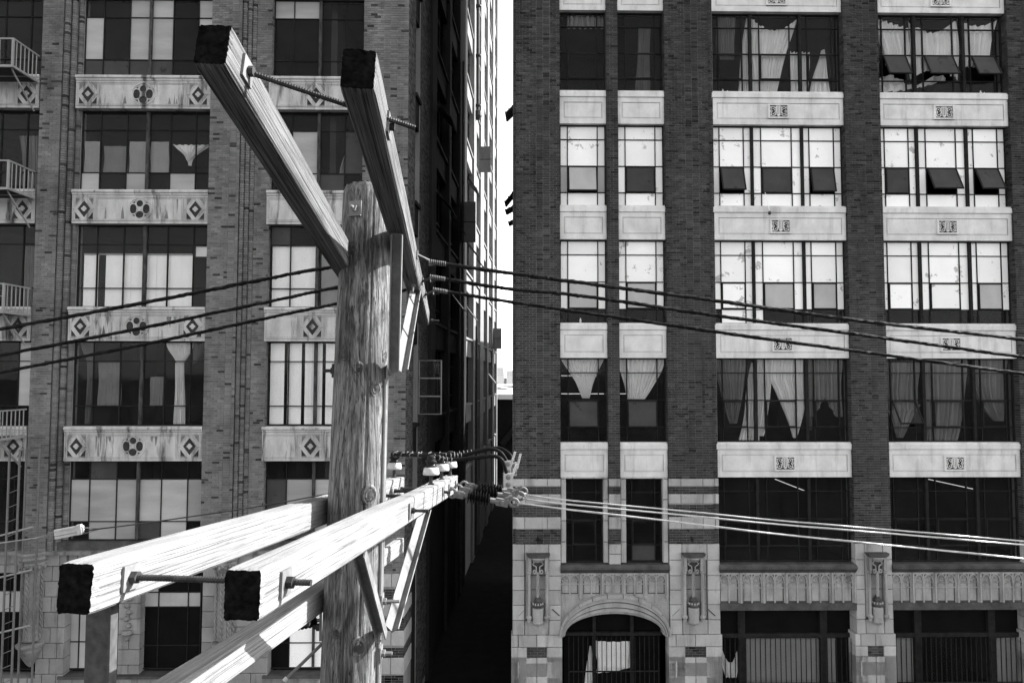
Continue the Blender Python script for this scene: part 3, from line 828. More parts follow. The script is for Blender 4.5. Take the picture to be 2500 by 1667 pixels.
def rolls(u0, u1, y0, y1, v0, v1, n=3):                        # stacked half-round bricks
    core.box(u0 - 0.01, u1 + 0.01, y1 + 0.03, 0.5, v0, v1, 'pale_mortar')
    r = (u1 - u0) / (2 * n); c = 0.0755; k = int((v1 - v0) / c)
    for j in range(n):
        cx = u0 + r * (2 * j + 1); cy = y0 + (y1 - y0) * j / max(1, n - 1) + 0.02
        for i in range(k):
            z0, z1 = v0 + i * c + 0.006, v0 + (i + 1) * c - 0.006
            pts = [(cx + r * 0.96 * cos(a), cy - r * 0.9 * sin(a)) for a in [pi * q / 5 for q in range(6)]]
            pts = [(cx + r * 0.96, cy + 0.05)] + pts + [(cx - r * 0.96, cy + 0.05)]; m_ = len(pts)
            vs = [(x, y, z0) for x, y in pts] + [(x, y, z1) for x, y in pts]
            LBR.rest.add(vs, [(q, q + m_, q + m_ + 1, q + 1) for q in range(m_ - 1)] + [tuple(range(m_)), tuple(range(2 * m_ - 1, m_ - 1, -1))], 'pale_brick', LBR.tone())
lpier(uL1l, uL1r, LV_BASE, LVT, 0.0)
rolls(uL1r, uL1w, 0.06, 0.24, LV_BASE, LVT)
lpier(uB1r + 0.0, uL2a, LV_BASE, LVT, 0.0, 0.5)
rolls(uL2a, uL2b, 0.06, 0.12, LV_BASE, LVT)
lpier(uL2b, uL2r, LV_BASE, LVT, 0.13, 0.5, 0.33)
V_B3 = FV(960, 1400)
lpier(uB2r, uL3r, V_B3, LVT, 0.0)
# banded corner below
zz = V_B3
for (ya, yb, st) in ((1400, 1433, 1), (1433, 1474, 0), (1474, 1505, 1), (1505, 1539, 0), (1539, 1576, 1), (1576, 1605, 0), (1605, 1646, 1), (1646, 1685, 0), (1685, 1730, 1), (1730, 1780, 0)):
    z1, z0 = FV(960, ya), FV(960, yb)
    if st: stone_course(LB, uB2r, uL3r, z0, z1, -0.012, (0.3, 0.73), depth=0.5)
    else:
        core.box(uB2r + 0.012, uL3r - 0.012, 0.012, 0.5, z0, z1, 'dark_mortar')
        LBR.mat = 'dark_brick'; LBR.wall(uB2r, uL3r, z0, z1, 0.0, False); LBR.mat = 'pale_brick'
    zz = z0
core.box(uB2r, uL3r, 0.0, 0.5, 0, zz, 'stone')
core.box(uL0 - 6, uL3r - 0.02, 0.02, 0.5, LVT + 0.001, LTOP, 'pale_mortar')
core.build('wall', LB)
m = MB(); m.box(uL0 - 6, uL0, 0.05, 0.5, 0, LVT, 'pale_mortar')
m.box(uL0 - 6, uL3r + 2.3, 40.3, 40.6, 0, LTOP, 'shade_concrete'); m.box(uL0 - 6, uL0 - 5.7, 0.51, 40.29, 0, LTOP, 'shade_concrete')
m.box(uL0 - 6, uL3r - 0.2, 0.51, 40.29, LTOP, LTOP + 0.3, 'tar')
m.build('wall', LB)
m = MB()
for i in range(5):
    zb = ls_sill[i - 1] if i else LVT
    m.box(uL0, uB2r + 0.4, 0.47, 7.0, ls_head[i] + 0.2, zb - 0.3, 'room')
m.box(uL0, uB2r + 0.4, 0.47, 7.0, ls_sill[4] - 0.9, ls_sill[4] - 0.3, 'room')
m.box(uL0, uB2r + 0.5, 7.0, 7.2, 0, LVT, 'room')
for u in (uL1l + 0.2, uL2a - 0.3, uB2r + 0.5): m.box(u, u + 0.15, 0.6, 7.0, 0, LVT, 'room')
m.build('interior_wall', LB)

# spandrels with diamonds and roundels
def diamond_mesh():
    p = MB(); mt = 'stained_terracotta'
    a, b_ = 0.27, 0.37
    for q, r, y in ((1.0, 0.022, -0.020), (0.80, 0.016, -0.014)):
        pts = [(0, b_ * q), (a * q, 0), (0, -b_ * q), (-a * q, 0), (0, b_ * q)]
        p.rib(pts, r, y, mt, 6)
    p.prism([(0, b_ * 0.76), (a * 0.76, 0), (0, -b_ * 0.76), (-a * 0.76, 0)], -0.006, 0.01, 'dark_terracotta')
    for (cx, cz) in ((0.045, 0), (-0.045, 0), (0, 0.05), (0, -0.05)): p.disc(cx, cz, 0.042, -0.03, -0.006, mt, 8)
    for sx in (-1, 1):
        for sz in (-1, 1):
            pts = [(sx * 0.30, sz * 0.06), (sx * 0.30, sz * 0.40), (sx * 0.05, sz * 0.40), (sx * 0.30, sz * 0.06)]
            p.rib(pts, 0.012, -0.006, mt, 5)
    for sx in (-1, 1):
        p.prism([(sx * 0.275, 0.12), (sx * 0.275, 0.36), (sx * 0.12, 0.36)], -0.003, 0.0, 'old_terracotta'); p.prism([(sx * 0.275, -0.10), (sx * 0.275, -0.36), (sx * 0.10, -0.36)], -0.003, 0.0, 'dark_terracotta')
    p.rib([(-0.36, 0), (-0.27, 0)], 0.015, -0.01, mt); p.rib([(0.27, 0), (0.36, 0)], 0.015, -0.01, mt)
    return p.mesh('diamond_ornament')
def roundel_mesh():
    p = MB(); mt = 'stained_terracotta'; r = 0.385
    p.ring(0, 0, r, r - 0.035, -0.03, 0.02, mt, n=28)
    p.ring(0, 0, r - 0.055, r - 0.075, -0.02, 0.02, mt, n=28)
    for (cx, cz, sx, sz) in ((0, 0.18, 0.105, 0.11), (0, -0.19, 0.125, 0.12), (-0.205, 0.0, 0.115, 0.16), (0.205, 0.0, 0.115, 0.16)):
        p.disc(cx, cz, 1.0, -0.004, 0.01, 'dark_terracotta', 18, sx, sz)  # flat dark discs stand in for the four holes
        p.ring(cx, cz, 1.22, 1.0, -0.028, 0.0, mt, n=18, sx=sx, sz=sz)
    p.disc(0, 0, 0.05, -0.03, 0, mt, 10)
    for a in (0.7, 2.4, 3.9, 5.5): p.prism([(0.30 * cos(a - .25), 0.30 * sin(a - .25)), (0.31 * cos(a), 0.31 * sin(a)), (0.30 * cos(a + .25), 0.30 * sin(a + .25)), (0.22 * cos(a), 0.22 * sin(a))], -0.004, 0.01, 'dark_terracotta')
    return p.mesh('roundel_ornament')
DM, RM = diamond_mesh(), roundel_mesh()
def lspandrel(u0, u1, v0, v1, kind):
    W, H = u1 - u0, v1 - v0; w, h = W / 2, H / 2; m = MB(); mt = 'stained_terracotta'
    m.box(-w, w, 0, 0.4, -h, h - 0.19, mt)
    prof = [(0.40, h), (-0.04, h), (-0.07, h - 0.04), (-0.07, h - 0.09), (-0.03, h - 0.11), (-0.03, h - 0.16), (0.0, h - 0.19)]
    vs = [(-w, y, z) for y, z in prof] + [(w, y, z) for y, z in prof]; n = len(prof)
    m.add(vs, [(i, i + n, i + 1 + n, i + 1) for i in range(n - 1)] + [tuple(range(n)), tuple(range(2 * n - 1, n - 1, -1))], mt)
    z0, z1 = -h + 0.09, h - 0.24
    segs = ((-w + 0.03, -w + 0.74), (-w + 0.77, w - 0.77), (w - 0.74, w - 0.03)) if kind == 'ends' else ((-w + 0.05, -0.42), (-0.38, 0.38), (0.42, w - 0.05))
    for a, b_ in segs:
        for q, y in ((0.0, -0.022), (0.045, -0.012)):
            pts = [(a + q, z0 + q), (b_ - q, z0 + q), (b_ - q, z1 - q), (a + q, z1 - q), (a + q, z0 + q)]
            m.rib(pts, 0.013, y + 0.012, mt, 4)
    sp = m.build('spandrel', LB, ((u0 + u1) / 2, 0.04, (v0 + v1) / 2))
    zc = (z0 + z1) / 2
    if kind == 'ends':
        st = MB()                                              # rain stains run down from the moulding and up from the foot
        for k in range(9):
            x = ru(-w + 0.9, w - 0.9)
            if abs(x) < 0.48: continue
            ln, wd = ru(0.15, 0.5), ru(0.02, 0.06); up_ = R() < 0.5; za = z0 + 0.06 if up_ else z1 - 0.06; sg = 1 if up_ else -1
            poly_ = [(x - wd, za), (x + wd, za), (x + wd * ru(0.4, 0.9), za + sg * ln * ru(0.4, 0.6)), (x + ru(-0.3, 0.3) * wd, za + sg * ln), (x - wd * ru(0.4, 0.9), za + sg * ln * ru(0.4, 0.6))]
            st.prism(poly_ if up_ else poly_[::-1], -0.003, 0.001, 'old_terracotta')
        st.build('rain_stain', sp, kind='stuff')
        for x in (-w + 0.385, w - 0.385): link('diamond_ornament', DM, sp, (x, 0.0, zc), scale=(1, 1, 0.95))
        link('roundel_ornament', RM, sp, (0, 0, zc), scale=(1, 1, 0.95))
    else: link('diamond_ornament', DM, sp, (0, 0, zc), scale=(1, 1, 0.95))
for i in range(4):
    lspandrel(uS1, uB1r - 0.01, ls_head[i + 1], ls_sill[i], 'ends')
    lspandrel(uL2r - 0.05, uB2r, ls_head[i + 1], ls_sill[i], 'mid')
    lspandrel(uL1l - 4.25, uL1l - 0.06, ls_head[i + 1], ls_sill[i], 'ends')
for (a, b_) in ((uL1w, uB1r), (uL2r, uB2r), (uL1l - 4.25, uL1l)):
    m = MB(); m.box(a, b_, 0.1, 0.5, ls_head[0], LVT, 'stained_terracotta'); m.build('wall', LB)

C6 = (0, 0.145, 0.345, 0.507, 0.676, 0.870, 1)
C4 = (0, 0.22, 0.51, 0.79, 1)
R3 = (0, 0.237, 0.765, 1)
G, Fg, Dk = 'glass', 'paper_grey', 'paint_mid'
gridA = [
    ((G, G, Fg, Fg, G, Fg), (Fg, G, Fg, Fg, G, Fg), (Dk, Dk, Dk, Dk, G, G)),
    ((G,) * 6, (G, G, G, G, G, G), (Fg, G, Fg, G, Fg, G)),
    ((G,) * 6, (G,) * 6, (G,) * 6),
    ((G,) * 6, (G,) * 6, (G,) * 6),
    ((G, Dk, G, G, G, G), (Fg,) * 6, (G, Fg, Fg, Dk, Fg, G))]
gridB = [
    ((Fg, Fg, G, G), (G, G, G, G), (G, G, G, G)),
    ((G, G, G, G), (G, Fg, G, Dk), (G, Fg, Dk, G)),
    ((Dk, G, G, G), (G, G, G, G), (G, G, G, G)),
    ((G,) * 4, (G,) * 4, (G,) * 4),
    ((G, G, G, G), (Dk, Fg, Fg, G), (Fg, Dk, Fg, Fg))]
YLW = 0.30
for i in range(5):
    a, b_ = gridA[i], gridB[i]
    window(LB, LP, uL1w, uB1r, ls_sill[i], ls_head[i], YLW, C6, R3, (3,), lambda r, c, q=a: q[r][c])
    window(LB, LP, uL2r, uB2r, ls_sill[i], ls_head[i], YLW, C4, R3, (2,), lambda r, c, q=b_: q[r][c])
    window(LB, LP, uL1l - 4.2, uL1l, ls_sill[i], ls_head[i], YLW, C6, R3, (3,), lambda r, c, k=i: Fg if (k == 3 and r < 2 and c == 5) else G)

# stone base of the left building
def lbase_wall(u0, u1, v0, v1, y, bh=0.52, n=2):
    z = v1; k = 0
    while z > v0 + 0.05:
        z2 = max(v0, z - bh)
        cuts = [j / n for j in range(1, n)] if k % 2 else [(j - 0.5) / n for j in range(1, n + 1)]
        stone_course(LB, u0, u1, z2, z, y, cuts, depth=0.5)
        z = z2; k += 1
vw1, vw0 = FV(400, 1392, 0.4), FV(400, 1632, 0.4)
VL2 = FV(400, 1650)
for (px0, px1, y) in ((88, 157, 0.05), (492, 655, 0.05)):
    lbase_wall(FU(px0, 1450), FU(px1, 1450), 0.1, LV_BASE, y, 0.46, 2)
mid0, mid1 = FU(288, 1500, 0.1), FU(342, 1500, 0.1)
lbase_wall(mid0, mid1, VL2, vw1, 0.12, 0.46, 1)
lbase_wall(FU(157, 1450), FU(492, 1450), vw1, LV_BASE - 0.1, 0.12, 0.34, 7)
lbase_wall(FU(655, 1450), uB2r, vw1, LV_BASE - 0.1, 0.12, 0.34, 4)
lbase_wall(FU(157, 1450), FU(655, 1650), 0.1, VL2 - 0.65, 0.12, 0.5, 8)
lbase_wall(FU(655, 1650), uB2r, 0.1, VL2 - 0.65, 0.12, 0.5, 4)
m = MB(); m.box(uL1l - 4.2, uB2r, -0.06, 0.4, LV_BASE - 0.1, LV_BASE, 'vignette_dirt_stone'); m.box(uL1l - 4.2, uB2r, 0.1, 0.4, LV_BASE, ls_sill[4], 'soot_shade_stone'); m.build('sill_ledge', LB)
Bd, Wp = 'black_board', 'paint_grey'
def lwin(px0, px1, cols, rows, grid, thick=()):
    window(LB, LP, FU(px0, 1500, 0.4), FU(px1, 1500, 0.4), vw0, vw1, 0.4, cols, rows, thick, lambda r, c: grid[r][c], mullw=0.07)
lwin(148, 290, (0, 0.33, 0.66, 1), (0, 0.16, 0.72, 1), ((Wp, Wp, Wp), (Wp, Wp, Wp), (Wp, Wp, Wp)))
lwin(-75, 84, (0, 0.3, 0.62, 1), (0, 0.2, 0.42, 1), ((Bd, Bd, Bd), (Wp, Wp, Wp), (Bd, Bd, Bd)))
lbase_wall(FU(-80, 1450), FU(88, 1450), vw1, LV_BASE - 0.1, 0.14, 0.34, 3)
lbase_wall(FU(-80, 1450), FU(88, 1650), 0.1, VL2 - 0.1, 0.14, 0.5, 3)
lwin(342, 492, (0, 0.30, 0.78, 1), (0, 0.22, 0.37, 0.76, 1), ((Wp, Bd, Bd), (Wp, Wp, Wp), (Bd, Bd, Bd), (Bd, Bd, Bd)))
lwin(655, 892, (0, 0.22, 0.47, 0.75, 1), (0, 0.22, 0.74, 1), ((G, G, G, G), (Bd, 'blind', 'blind', 'blind'), (Bd, 'blind', 'blind', 'blind')), (2,))
for (a, b_, n) in ((FU(140, 1650), FU(495, 1650), 12), (FU(640, 1650), uB2r - 0.05, 7)):
    m = MB(); m.box(a, b_, -0.02, 0.45, VL2 - 0.08, VL2, 'soot_shade_stone'); m.box(a, b_, 0.02, 0.4, VL2 - 0.65, VL2 - 0.08, 'vignette_dirt_stone')
    w = (b_ - a) / n
    for k in range(n):
        m.ring(a + w * (k + 0.5), VL2 - 0.42, w * 0.46, w * 0.34, -0.015, 0.02, 'vignette_dirt_stone', 0, pi, 12)
        m.box(a + w * (k + 1) - 0.05, a + w * (k + 1) + 0.05 - 0.001, -0.012, 0.02, VL2 - 0.65, VL2 - 0.42, 'vignette_dirt_stone')
    m.build('arcade_frieze', LB)
# turret columns with twisted shafts
def turret_mesh():
    m = MB(); mt = 'vignette_dirt_stone'; H = FV(75, 1345) - FV(75, 1570)
    m.lathe([(0.40, 0), (0.43, -0.05), (0.40, -0.14), (0.42, -0.20), (0.36, -0.30), (0.38, -0.36), (0.30, -0.52), (0.26, -0.60)], (0, 0.05, 0), (0, 0, 1), mt, 18)
    for k in range(12):
        a = pi + pi * k / 11
        m.lathe([(0, 0), (0.05, 0.03), (0.06, 0.08), (0.02, 0.14)], (0.34 * cos(a), 0.05 + 0.34 * sin(a), -0.46 - 0.06 * (k % 2)), (0, 0, 1), mt, 6)
    m.lathe([(0.25, -0.55), (0.25, -H + 0.1)], (0, 0.08, 0), (0, 0, 1), mt, 14)
    for a in (-0.1, -0.75, -1.57, -2.4, -3.04):
        x, y = 0.27 * cos(a), 0.08 + 0.27 * sin(a)
        for k in range(2):
            m.tube([(x + 0.025 * cos(i * 0.7 + k * pi), y + 0.025 * sin(i * 0.7 + k * pi), -0.62 - (H - 0.75) * i / 50) for i in range(51)], 0.028, mt, 5)
    m.lathe([(0.33, 0.04), (0.40, 0.0), (0.38, -0.07), (0.33, -0.10), (0.32, -0.2), (0.22, -0.42), (0.10, -0.62), (0.03, -0.7)], (0, 0.05, -H), (0, 0, 1), mt, 16)
    return m.mesh('turret_column')
TM = turret_mesh()
for px in (78, 548): link('turret_column', TM, LB, (FU(px, 1450), -0.02, FV(75, 1345)))
m = MB()                                                        # small pendant ornament between the base windows
c, v = FU(308, 1500, 0.0), FV(308, 1470)
for k in range(5): m.lathe([(0.05, 0), (0.10, 0.06), (0.06, 0.14), (0.05, 0.16)], (c + 0.03 * (-1) ** k, 0.1, v - 0.2 * k), (0, 0, 1), 'vignette_dirt_stone', 8)
m.lathe([(0.02, -0.35), (0.06, -0.28), (0.08, -0.2), (0.16, -0.1), (0.14, 0)], (c, 0.08, v - 0.85), (0, 0, 1), 'vignette_dirt_stone', 10)
m.build('pendant_ornament', LB)

# ------------------------------------------------------------------ alley side of the left building
TH = atan2(1.0, 0.060)
SIDE = Matrix.Translation((uL3r, 0, 0)) @ Matrix.Rotation(TH, 4, 'Z')
surf('pale_concrete', 0.165, 0.9, 0.22, 0.8, (1, 1, 0.5), 0.15, 0.3, 0.35)  # paler copy of the concrete for the far bays the sun reaches
heads = ls_head[::-1] + [23.10 + 3.69 * k for k in range(1, 7)]
sills = ls_sill[::-1] + [20.47 + 3.69 * k for k in range(1, 7)]
bays = [(1.2, 2.0), (5.0, 8.7), (9.3, 12.4), (15.6, 19.4), (20.8, 23.8), (26.2, 29.2), (30.6, 34.6), (36.4, 39.6)]
m = MB(); e = [0.012] + [x for b_ in bays for x in b_] + [40.3]
for i in range(0, len(e), 2):
    mt = 'dark_mortar' if i < 4 else ('shade_concrete' if i < 8 else 'pale_concrete')  # near piers get the concrete with shade painted in
    if i == 2:
        m.box(2.0, 3.9, 0.0, 0.5, 0, LTOP, 'dark_mortar'); m.box(3.9, 5.0, -0.12, 0.5, 0, LTOP, 'shade_concrete'); continue
    y0 = 0.012 if i == 0 else (-0.10 if i >= 4 else 0.0)
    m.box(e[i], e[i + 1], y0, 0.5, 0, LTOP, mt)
for a, b_ in bays:
    prev = 0.0; pc = 'shade_concrete' if b_ < 13 else 'pale_concrete'
    for s, h in zip(sills, heads):
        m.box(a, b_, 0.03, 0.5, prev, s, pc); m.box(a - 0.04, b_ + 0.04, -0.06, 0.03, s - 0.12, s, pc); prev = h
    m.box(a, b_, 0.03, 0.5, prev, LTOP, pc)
m.build('wall', LB, mtx=SIDE)
m = MB(); m.box(0.6, 40, 2.5, 2.7, 0, LTOP, 'room')
for h, s in zip(heads, sills[1:]): m.box(0.6, 40, 0.5, 2.5, h + 0.1, s - 0.3, 'room')
m.build('interior_wall', LB, mtx=SIDE)
tmp = Bricks('dark_brick', 0.0755, 0.215, [(0.3, 0.8, 1.4), (0.7, 1.4, 2.4)])
tmp.wall(0.0, 1.19, V_B3, 26.0, 0.0, False); tmp.wall(2.0, 3.9, 0.3, 26.0, -0.012, False)
for (ya, yb, st) in ((1400, 1433, 1), (1433, 1474, 0), (1474, 1505, 1), (1505, 1539, 0), (1539, 1576, 1), (1576, 1605, 0), (1605, 1646, 1)):
    z1, z0 = FV(960, ya), FV(960, yb)
    if st:
        q = MB(); q.cbox(0.0, 1.19, -0.012, 0.3, z0, z1, 0.01, 'stone', 1.0); q.build('stone_block', LB, mtx=SIDE)
    else: tmp.wall(0.0, 1.19, z0, z1, 0.0, False)
tmp.rest.build('brick', LB, kind='stuff', mtx=SIDE)
SWM = {}
def side_window(a, b_, s, h, mat, opened=()):
    W, H = b_ - a, h - s; key = (round(W, 2), round(H, 2))
    if key not in SWM:
        m = MB(); n = 4 if W > 2 else 2
        for i in range(n + 1):
            x = -W / 2 + W * i / n; q = 0.03; m.box(max(x - q, -W / 2), min(x + q, W / 2), -0.02, 0.04, -H / 2, H / 2, 'steel_paint')
        for r in (0, 0.24, 0.765, 1):
            z = H / 2 - H * r; m.box(-W / 2, W / 2, -0.025, 0.03, max(z - 0.025, -H / 2), min(z + 0.025, H / 2), 'steel_paint')
        SWM[key] = m.mesh('window')
    M = SIDE @ Matrix.Translation(((a + b_) / 2, 0.24, (s + h) / 2))
    win = link('window', SWM[key], LB, mtx=M)
    link('pane', pane_mesh(mat), win, (0, 0.01, 0), scale=(W - 0.02, 1, H - 0.02))
    for (x, z, w, hh, ag) in opened: sash(win, x - W / 2, x - W / 2 + w, z - H / 2, z - H / 2 + hh, -0.05, ag, 'paint_mid')
    return win
for bi, (a, b_) in enumerate(bays):
    for k, (s, h) in enumerate(zip(sills, heads)):
        op = ()
        W = b_ - a
        if (bi, k) in ((1, 4), (1, 3), (2, 3), (2, 2), (3, 4), (4, 3), (3, 3), (3, 2), (6, 1)): op = ((W * 0.25, 0.7, W * 0.5, 1.2, radians(38)),)
        w = side_window(a, b_, s, h, 'glass' if (bi + k) % 3 else 'clean_glass', op)
        if bi == 0 and k == 1:                                  # the casement standing open at the corner
            sash(w, -0.35 + 0.75, 0.75 + 0.45, -1.05, 0.78, -0.27, radians(93), 'glass', 'pale_paint', side=True)
# down pipe with brackets, hopper at its foot
m = MB()
sp = 21.0 - 0.75; yy = -0.22
pbot = 27.3
m.tube([(sp, yy, LTOP - 2), (sp, yy, pbot)], 0.10, 'dark_steel', 10); m.lathe([(0.10, 0.1), (0.24, 0), (0.26, -0.3), (0.15, -0.5)], (sp, yy, pbot), (0, 0, 1), 'dark_steel', 10)
for k in range(8): m.lathe([(0.13, 0), (0.20, 0.05), (0.20, 0.12), (0.13, 0.16)], (sp, yy, pbot + 0.3 + 3.15 * k), (0, 0, 1), 'dark_steel', 10)
m.build('drain_pipe', LB, mtx=SIDE)
m = MB(); m.tube([(12.9, -0.2, 0.3), (12.9, -0.2, 27)], 0.06, 'dark_steel', 8); m.tube([(20.2, -0.2, 0.3), (20.2, -0.2, 14)], 0.07, 'dark_steel', 8); m.build('drain_pipe', LB, mtx=SIDE)
for (s_, v_, w_, h_) in ((22.6, 24.2, 0.75, 1.7), (13.4, 17.8, 0.7, 2.1), (35.0, 13.2, 0.7, 1.7)):
    m = MB(); m.box(0, 0.06, -w_, 0, 0, h_, 'grey_paint'); m.box(-0.01, 0.07, -w_ - 0.01, 0, h_ * 0.5 - 0.02, h_ * 0.5 + 0.02, 'steel_paint'); m.build('shutter', LB, mtx=SIDE @ Matrix.Translation((s_, -0.1, v_)))

LBR.finish(LB, 300)
LP.finish(LB, 300)

# ------------------------------------------------------------------ fire escape balconies on the left building
for k, (fv, lab) in enumerate(((20.25, 'topmost pale steel fire escape balcony with a white notice on its rail'), (16.55, 'second pale steel fire escape balcony from the top'),
                               (12.88, 'third pale steel fire escape balcony down, just above the black cables'), (9.15, 'lowest pale steel fire escape balcony, above the ladder'))):
    t = empty('fire_escape_balcony', lab, 'fire escape', FRAME @ Matrix.Translation((uL1l - 0.05, 0, fv)), 'fire escape balconies on the left building')
    p, Lh, rh = 1.15, 4.2, 0.82
    def part(name, *boxes, mat='pale_paint'):
        m = MB()
        for q in boxes: m.box(*q, mat)
        return m.build(name, t)
    part('floor_frame', (-Lh, 0.0, -p, -p + 0.06, -0.07, 0.0), (-0.06, 0.0, -p + 0.06, 0.0, -0.07, 0.0), (-Lh, -0.06, -0.5, -0.44, -0.068, -0.02), mat='pale_paint')
    m = MB()
    for i in range(26): m.box(-Lh, -0.06, -p + 0.07 + 0.041 * i, -p + 0.085 + 0.041 * i, -0.05, -0.015, 'dark_steel')
    m.build('floor_grating', t)
    part('rail', (-Lh, 0.0, -p, -p + 0.045, rh - 0.04, rh)); part('rail', (-0.045, 0.0, -p + 0.045, 0.0, rh - 0.04, rh))
    part('rail', (-Lh, 0.0, -p + 0.01, -p + 0.03, rh * 0.52, rh * 0.52 + 0.02)) if k in (2,) else None
    part('post', (-0.055, 0.005, -p - 0.005, -p + 0.05, 0.0, rh - 0.04))
    for i in range(6): part('baluster', (-0.032, -0.012, -p + 0.05 + (p - 0.1) * (i + 0.6) / 6, -p + 0.075 + (p - 0.1) * (i + 0.6) / 6, 0.0, rh - 0.04))
    for i in range(9): part('baluster', (-0.45 * (i + 1) + 0.02, -0.45 * (i + 1) + 0.045, -p + 0.012, -p + 0.034, 0.0, rh - 0.04))
    m = MB(); m.tube([(-0.1, -p + 0.1, -0.05), (-0.14, -p + 0.22, -0.12), (-0.14, 0.02, -0.95)], 0.028, 'pale_paint', 6); m.build('brace', t)
    if k == 0: part('notice', (-0.62, -0.40, -p - 0.02, -p - 0.008, 0.25, 0.53), mat='paint_white')
t = empty('fire_escape_ladder', 'tall fire escape ladder cage at the left edge', 'ladder', FRAME @ Matrix.Translation((FU(24, 1450, -0.8), -0.8, 0)))
for (x, y) in ((-0.16, 0), (0.14, 0), (0.02, 0.45), (0.46, 0.40)):
    m = MB(); m.box(x - 0.022, x + 0.022, y - 0.022, y + 0.022, 0.5, 8.8, 'grey_paint'); m.build('upright', t)
for i in range(18):
    m = MB(); m.tube([(-0.16, 0, 0.8 + 0.42 * i), (0.14, 0, 0.92 + 0.42 * i)], 0.012, 'grey_paint', 5); m.build('rung', t)
for (z, dz) in ((6.2, 0.35), (5.0, 0.3), (3.4, 0.3)):
    m = MB(); m.tube([(-0.7, 0.02, z), (0.6, 0.02, z + dz)], 0.03, 'pale_paint', 6); m.build('hand_rail', t)

# ------------------------------------------------------------------ beyond the alley
def far_block(name, label, cat, cx, cy, w, d, h, mat, top=None, wins=0):
    o = empty(name, label, cat, Matrix.Translation((cx, cy, 0)))
    m = MB(); m.box(-w / 2, w / 2, -d / 2, d / 2, -0.2, h, mat); m.build('wall', o)
    if top:
        m = MB(); m.box(-w / 2 - 0.2, w / 2 + 0.2, -d / 2 - 0.3, d / 2 + 0.2, h + 0.001, h + top[0], top[1]); m.build('roof', o)
    for r in range(wins):
        for c in range(6):
            m = MB(); x = -w / 2 + w * (c + 0.25) / 6; m.box(x, x + w / 12, -d / 2 - 0.1, -d / 2, h * (0.94 - 0.11 * r), h * (1.0 - 0.11 * r) - h * 0.02, 'hazed_window'); m.build('window', o)
    return o
w_ = far_block('warehouse', 'low dark warehouse with a white roof edge closing the end of the alley', 'building', 4.5, 84, 30, 20, CAMH - 2.55, 'tar', (0.55, 'roof_white'))
m = MB(); m.tube([(-5.6, -10.02, CAMH - 7.4), (-3.2, -10.02, CAMH - 4.4)], 0.35, 'steel_paint', 6); m.box(-4.4, -2, -10.1, -10.0, CAMH - 7.4, CAMH - 5.4, 'shade_concrete'); m.build('awning', w_)
far_block('rear_building', 'plain rear building behind the right brick block', 'building', 4.4 + 8.5, 51.5, 17.0, 21, 18.0, 'dark_mortar')
g_ = far_block('shed', 'pale gabled shed with a shallow roof beyond the alley', 'building', -4.4, 150, 14, 20, CAMH - 3.6, 'hazed_city')
m = MB(); m.prism([(-8, CAMH - 3.59), (8, CAMH - 3.59), (0, CAMH - 2.2)], -10.5, 10, 'hazed_city'); m.rib([(-8, CAMH - 3.5), (0, CAMH - 2.1), (8, CAMH - 3.5)], 0.12, -10.6, 'hazed_window'); m.build('roof', g_)
far_block('long_shed', 'long pale flat roofed shed in front of the far towers', 'building', -9, 230, 60, 30, CAMH - 3.5, 'hazed_city', (0.4, 'hazed_window'))
far_block('tower_block', 'pale tower block far away, taller one of the pair at the alley end', 'building', -12.0, 640, 9, 14, CAMH + 7.5, 'hazed_city', None, 4)
far_block('tower_block', 'pale wide block far away, beside the taller tower at the alley end', 'building', 3.0, 640, 16, 14, CAMH + 4.6, 'hazed_city', None, 3)

# ------------------------------------------------------------------ curtains, blinds, lit tubes
YC = 0.38
CG, BG = 'curtains hung in the right brick building', 'blinds hung in the windows'
def sub(bay, a, b_): return bay[0] + (bay[1] - bay[0]) * a, bay[0] + (bay[1] - bay[0]) * b_
def rv(i, t0, t1):
    s, t = vs_sill[i], vs_top[i]; return t - (t - s) * t1, t - (t - s) * t0
def cur(label, bay, a, b_, i, t0, t1, fl, fr, y=YC, **k):
    u0, u1 = sub(bay, a, b_); v0, v1 = rv(i, t0, t1)
    return drape('curtain', label, 'curtain', u0, u1, v0, v1, y, fl, fr, group=CG, **k)
L = lambda a, b_, k=1.0: (lambda t: a + (b_ - a) * t ** k)
# third storey down: tied curtains
cur('white curtain gathered into a single knot in the leftmost narrow window above the arch', bayA, 0.02, 0.98, 3, 0.0, 0.48, L(0.0, 0.50, 0.9), L(0.96, 0.63, 0.9), folds=7, depth=0.03)
cur('white curtain drawn into a rounded bag in the second narrow window above the arch', bayB, 0.02, 0.98, 3, 0.0, 0.49, L(0.0, 0.20, 1.6), L(1.0, 0.56, 1.8), folds=6)
cur('grey curtain tied low behind the left unit of the wide window beside the second pier', bayC, 0.0, 0.31, 3, 0.0, 0.78, L(0.0, 0.38, 1.4), L(0.85, 0.56, 1.2), folds=5, mat='cloth_dim')
cur('bright curtain sweeping diagonally to a point at the lower left of the same wide window', bayC, 0.08, 0.47, 3, 0.05, 0.98, L(0.55, 0.30, 1.0), L(0.68, 0.72, 1.0), y=YC + 0.1, folds=4)
cur('bright full length curtain beside the left mullion of the wide window with a pointed gap', bayC, 0.26, 0.46, 3, 0.0, 0.93, L(0.3, 0.05), L(1.0, 0.62, 1.5), folds=4, y=YC + 0.05)
cur('bright curtain tied at its foot right of the pointed gap in the wide window', bayC, 0.43, 0.70, 3, 0.0, 0.95, lambda t: 0.0 if t < 0.28 else 0.62 * ((t - 0.28) / 0.72) ** 0.8, L(1.0, 0.70, 3.0), folds=6)
cur('bright sheet above the pointed gap in the wide window', bayC, 0.33, 0.52, 3, 0.0, 0.30, L(0, 0.35), L(1, 0.6), y=YC + 0.07, folds=2)
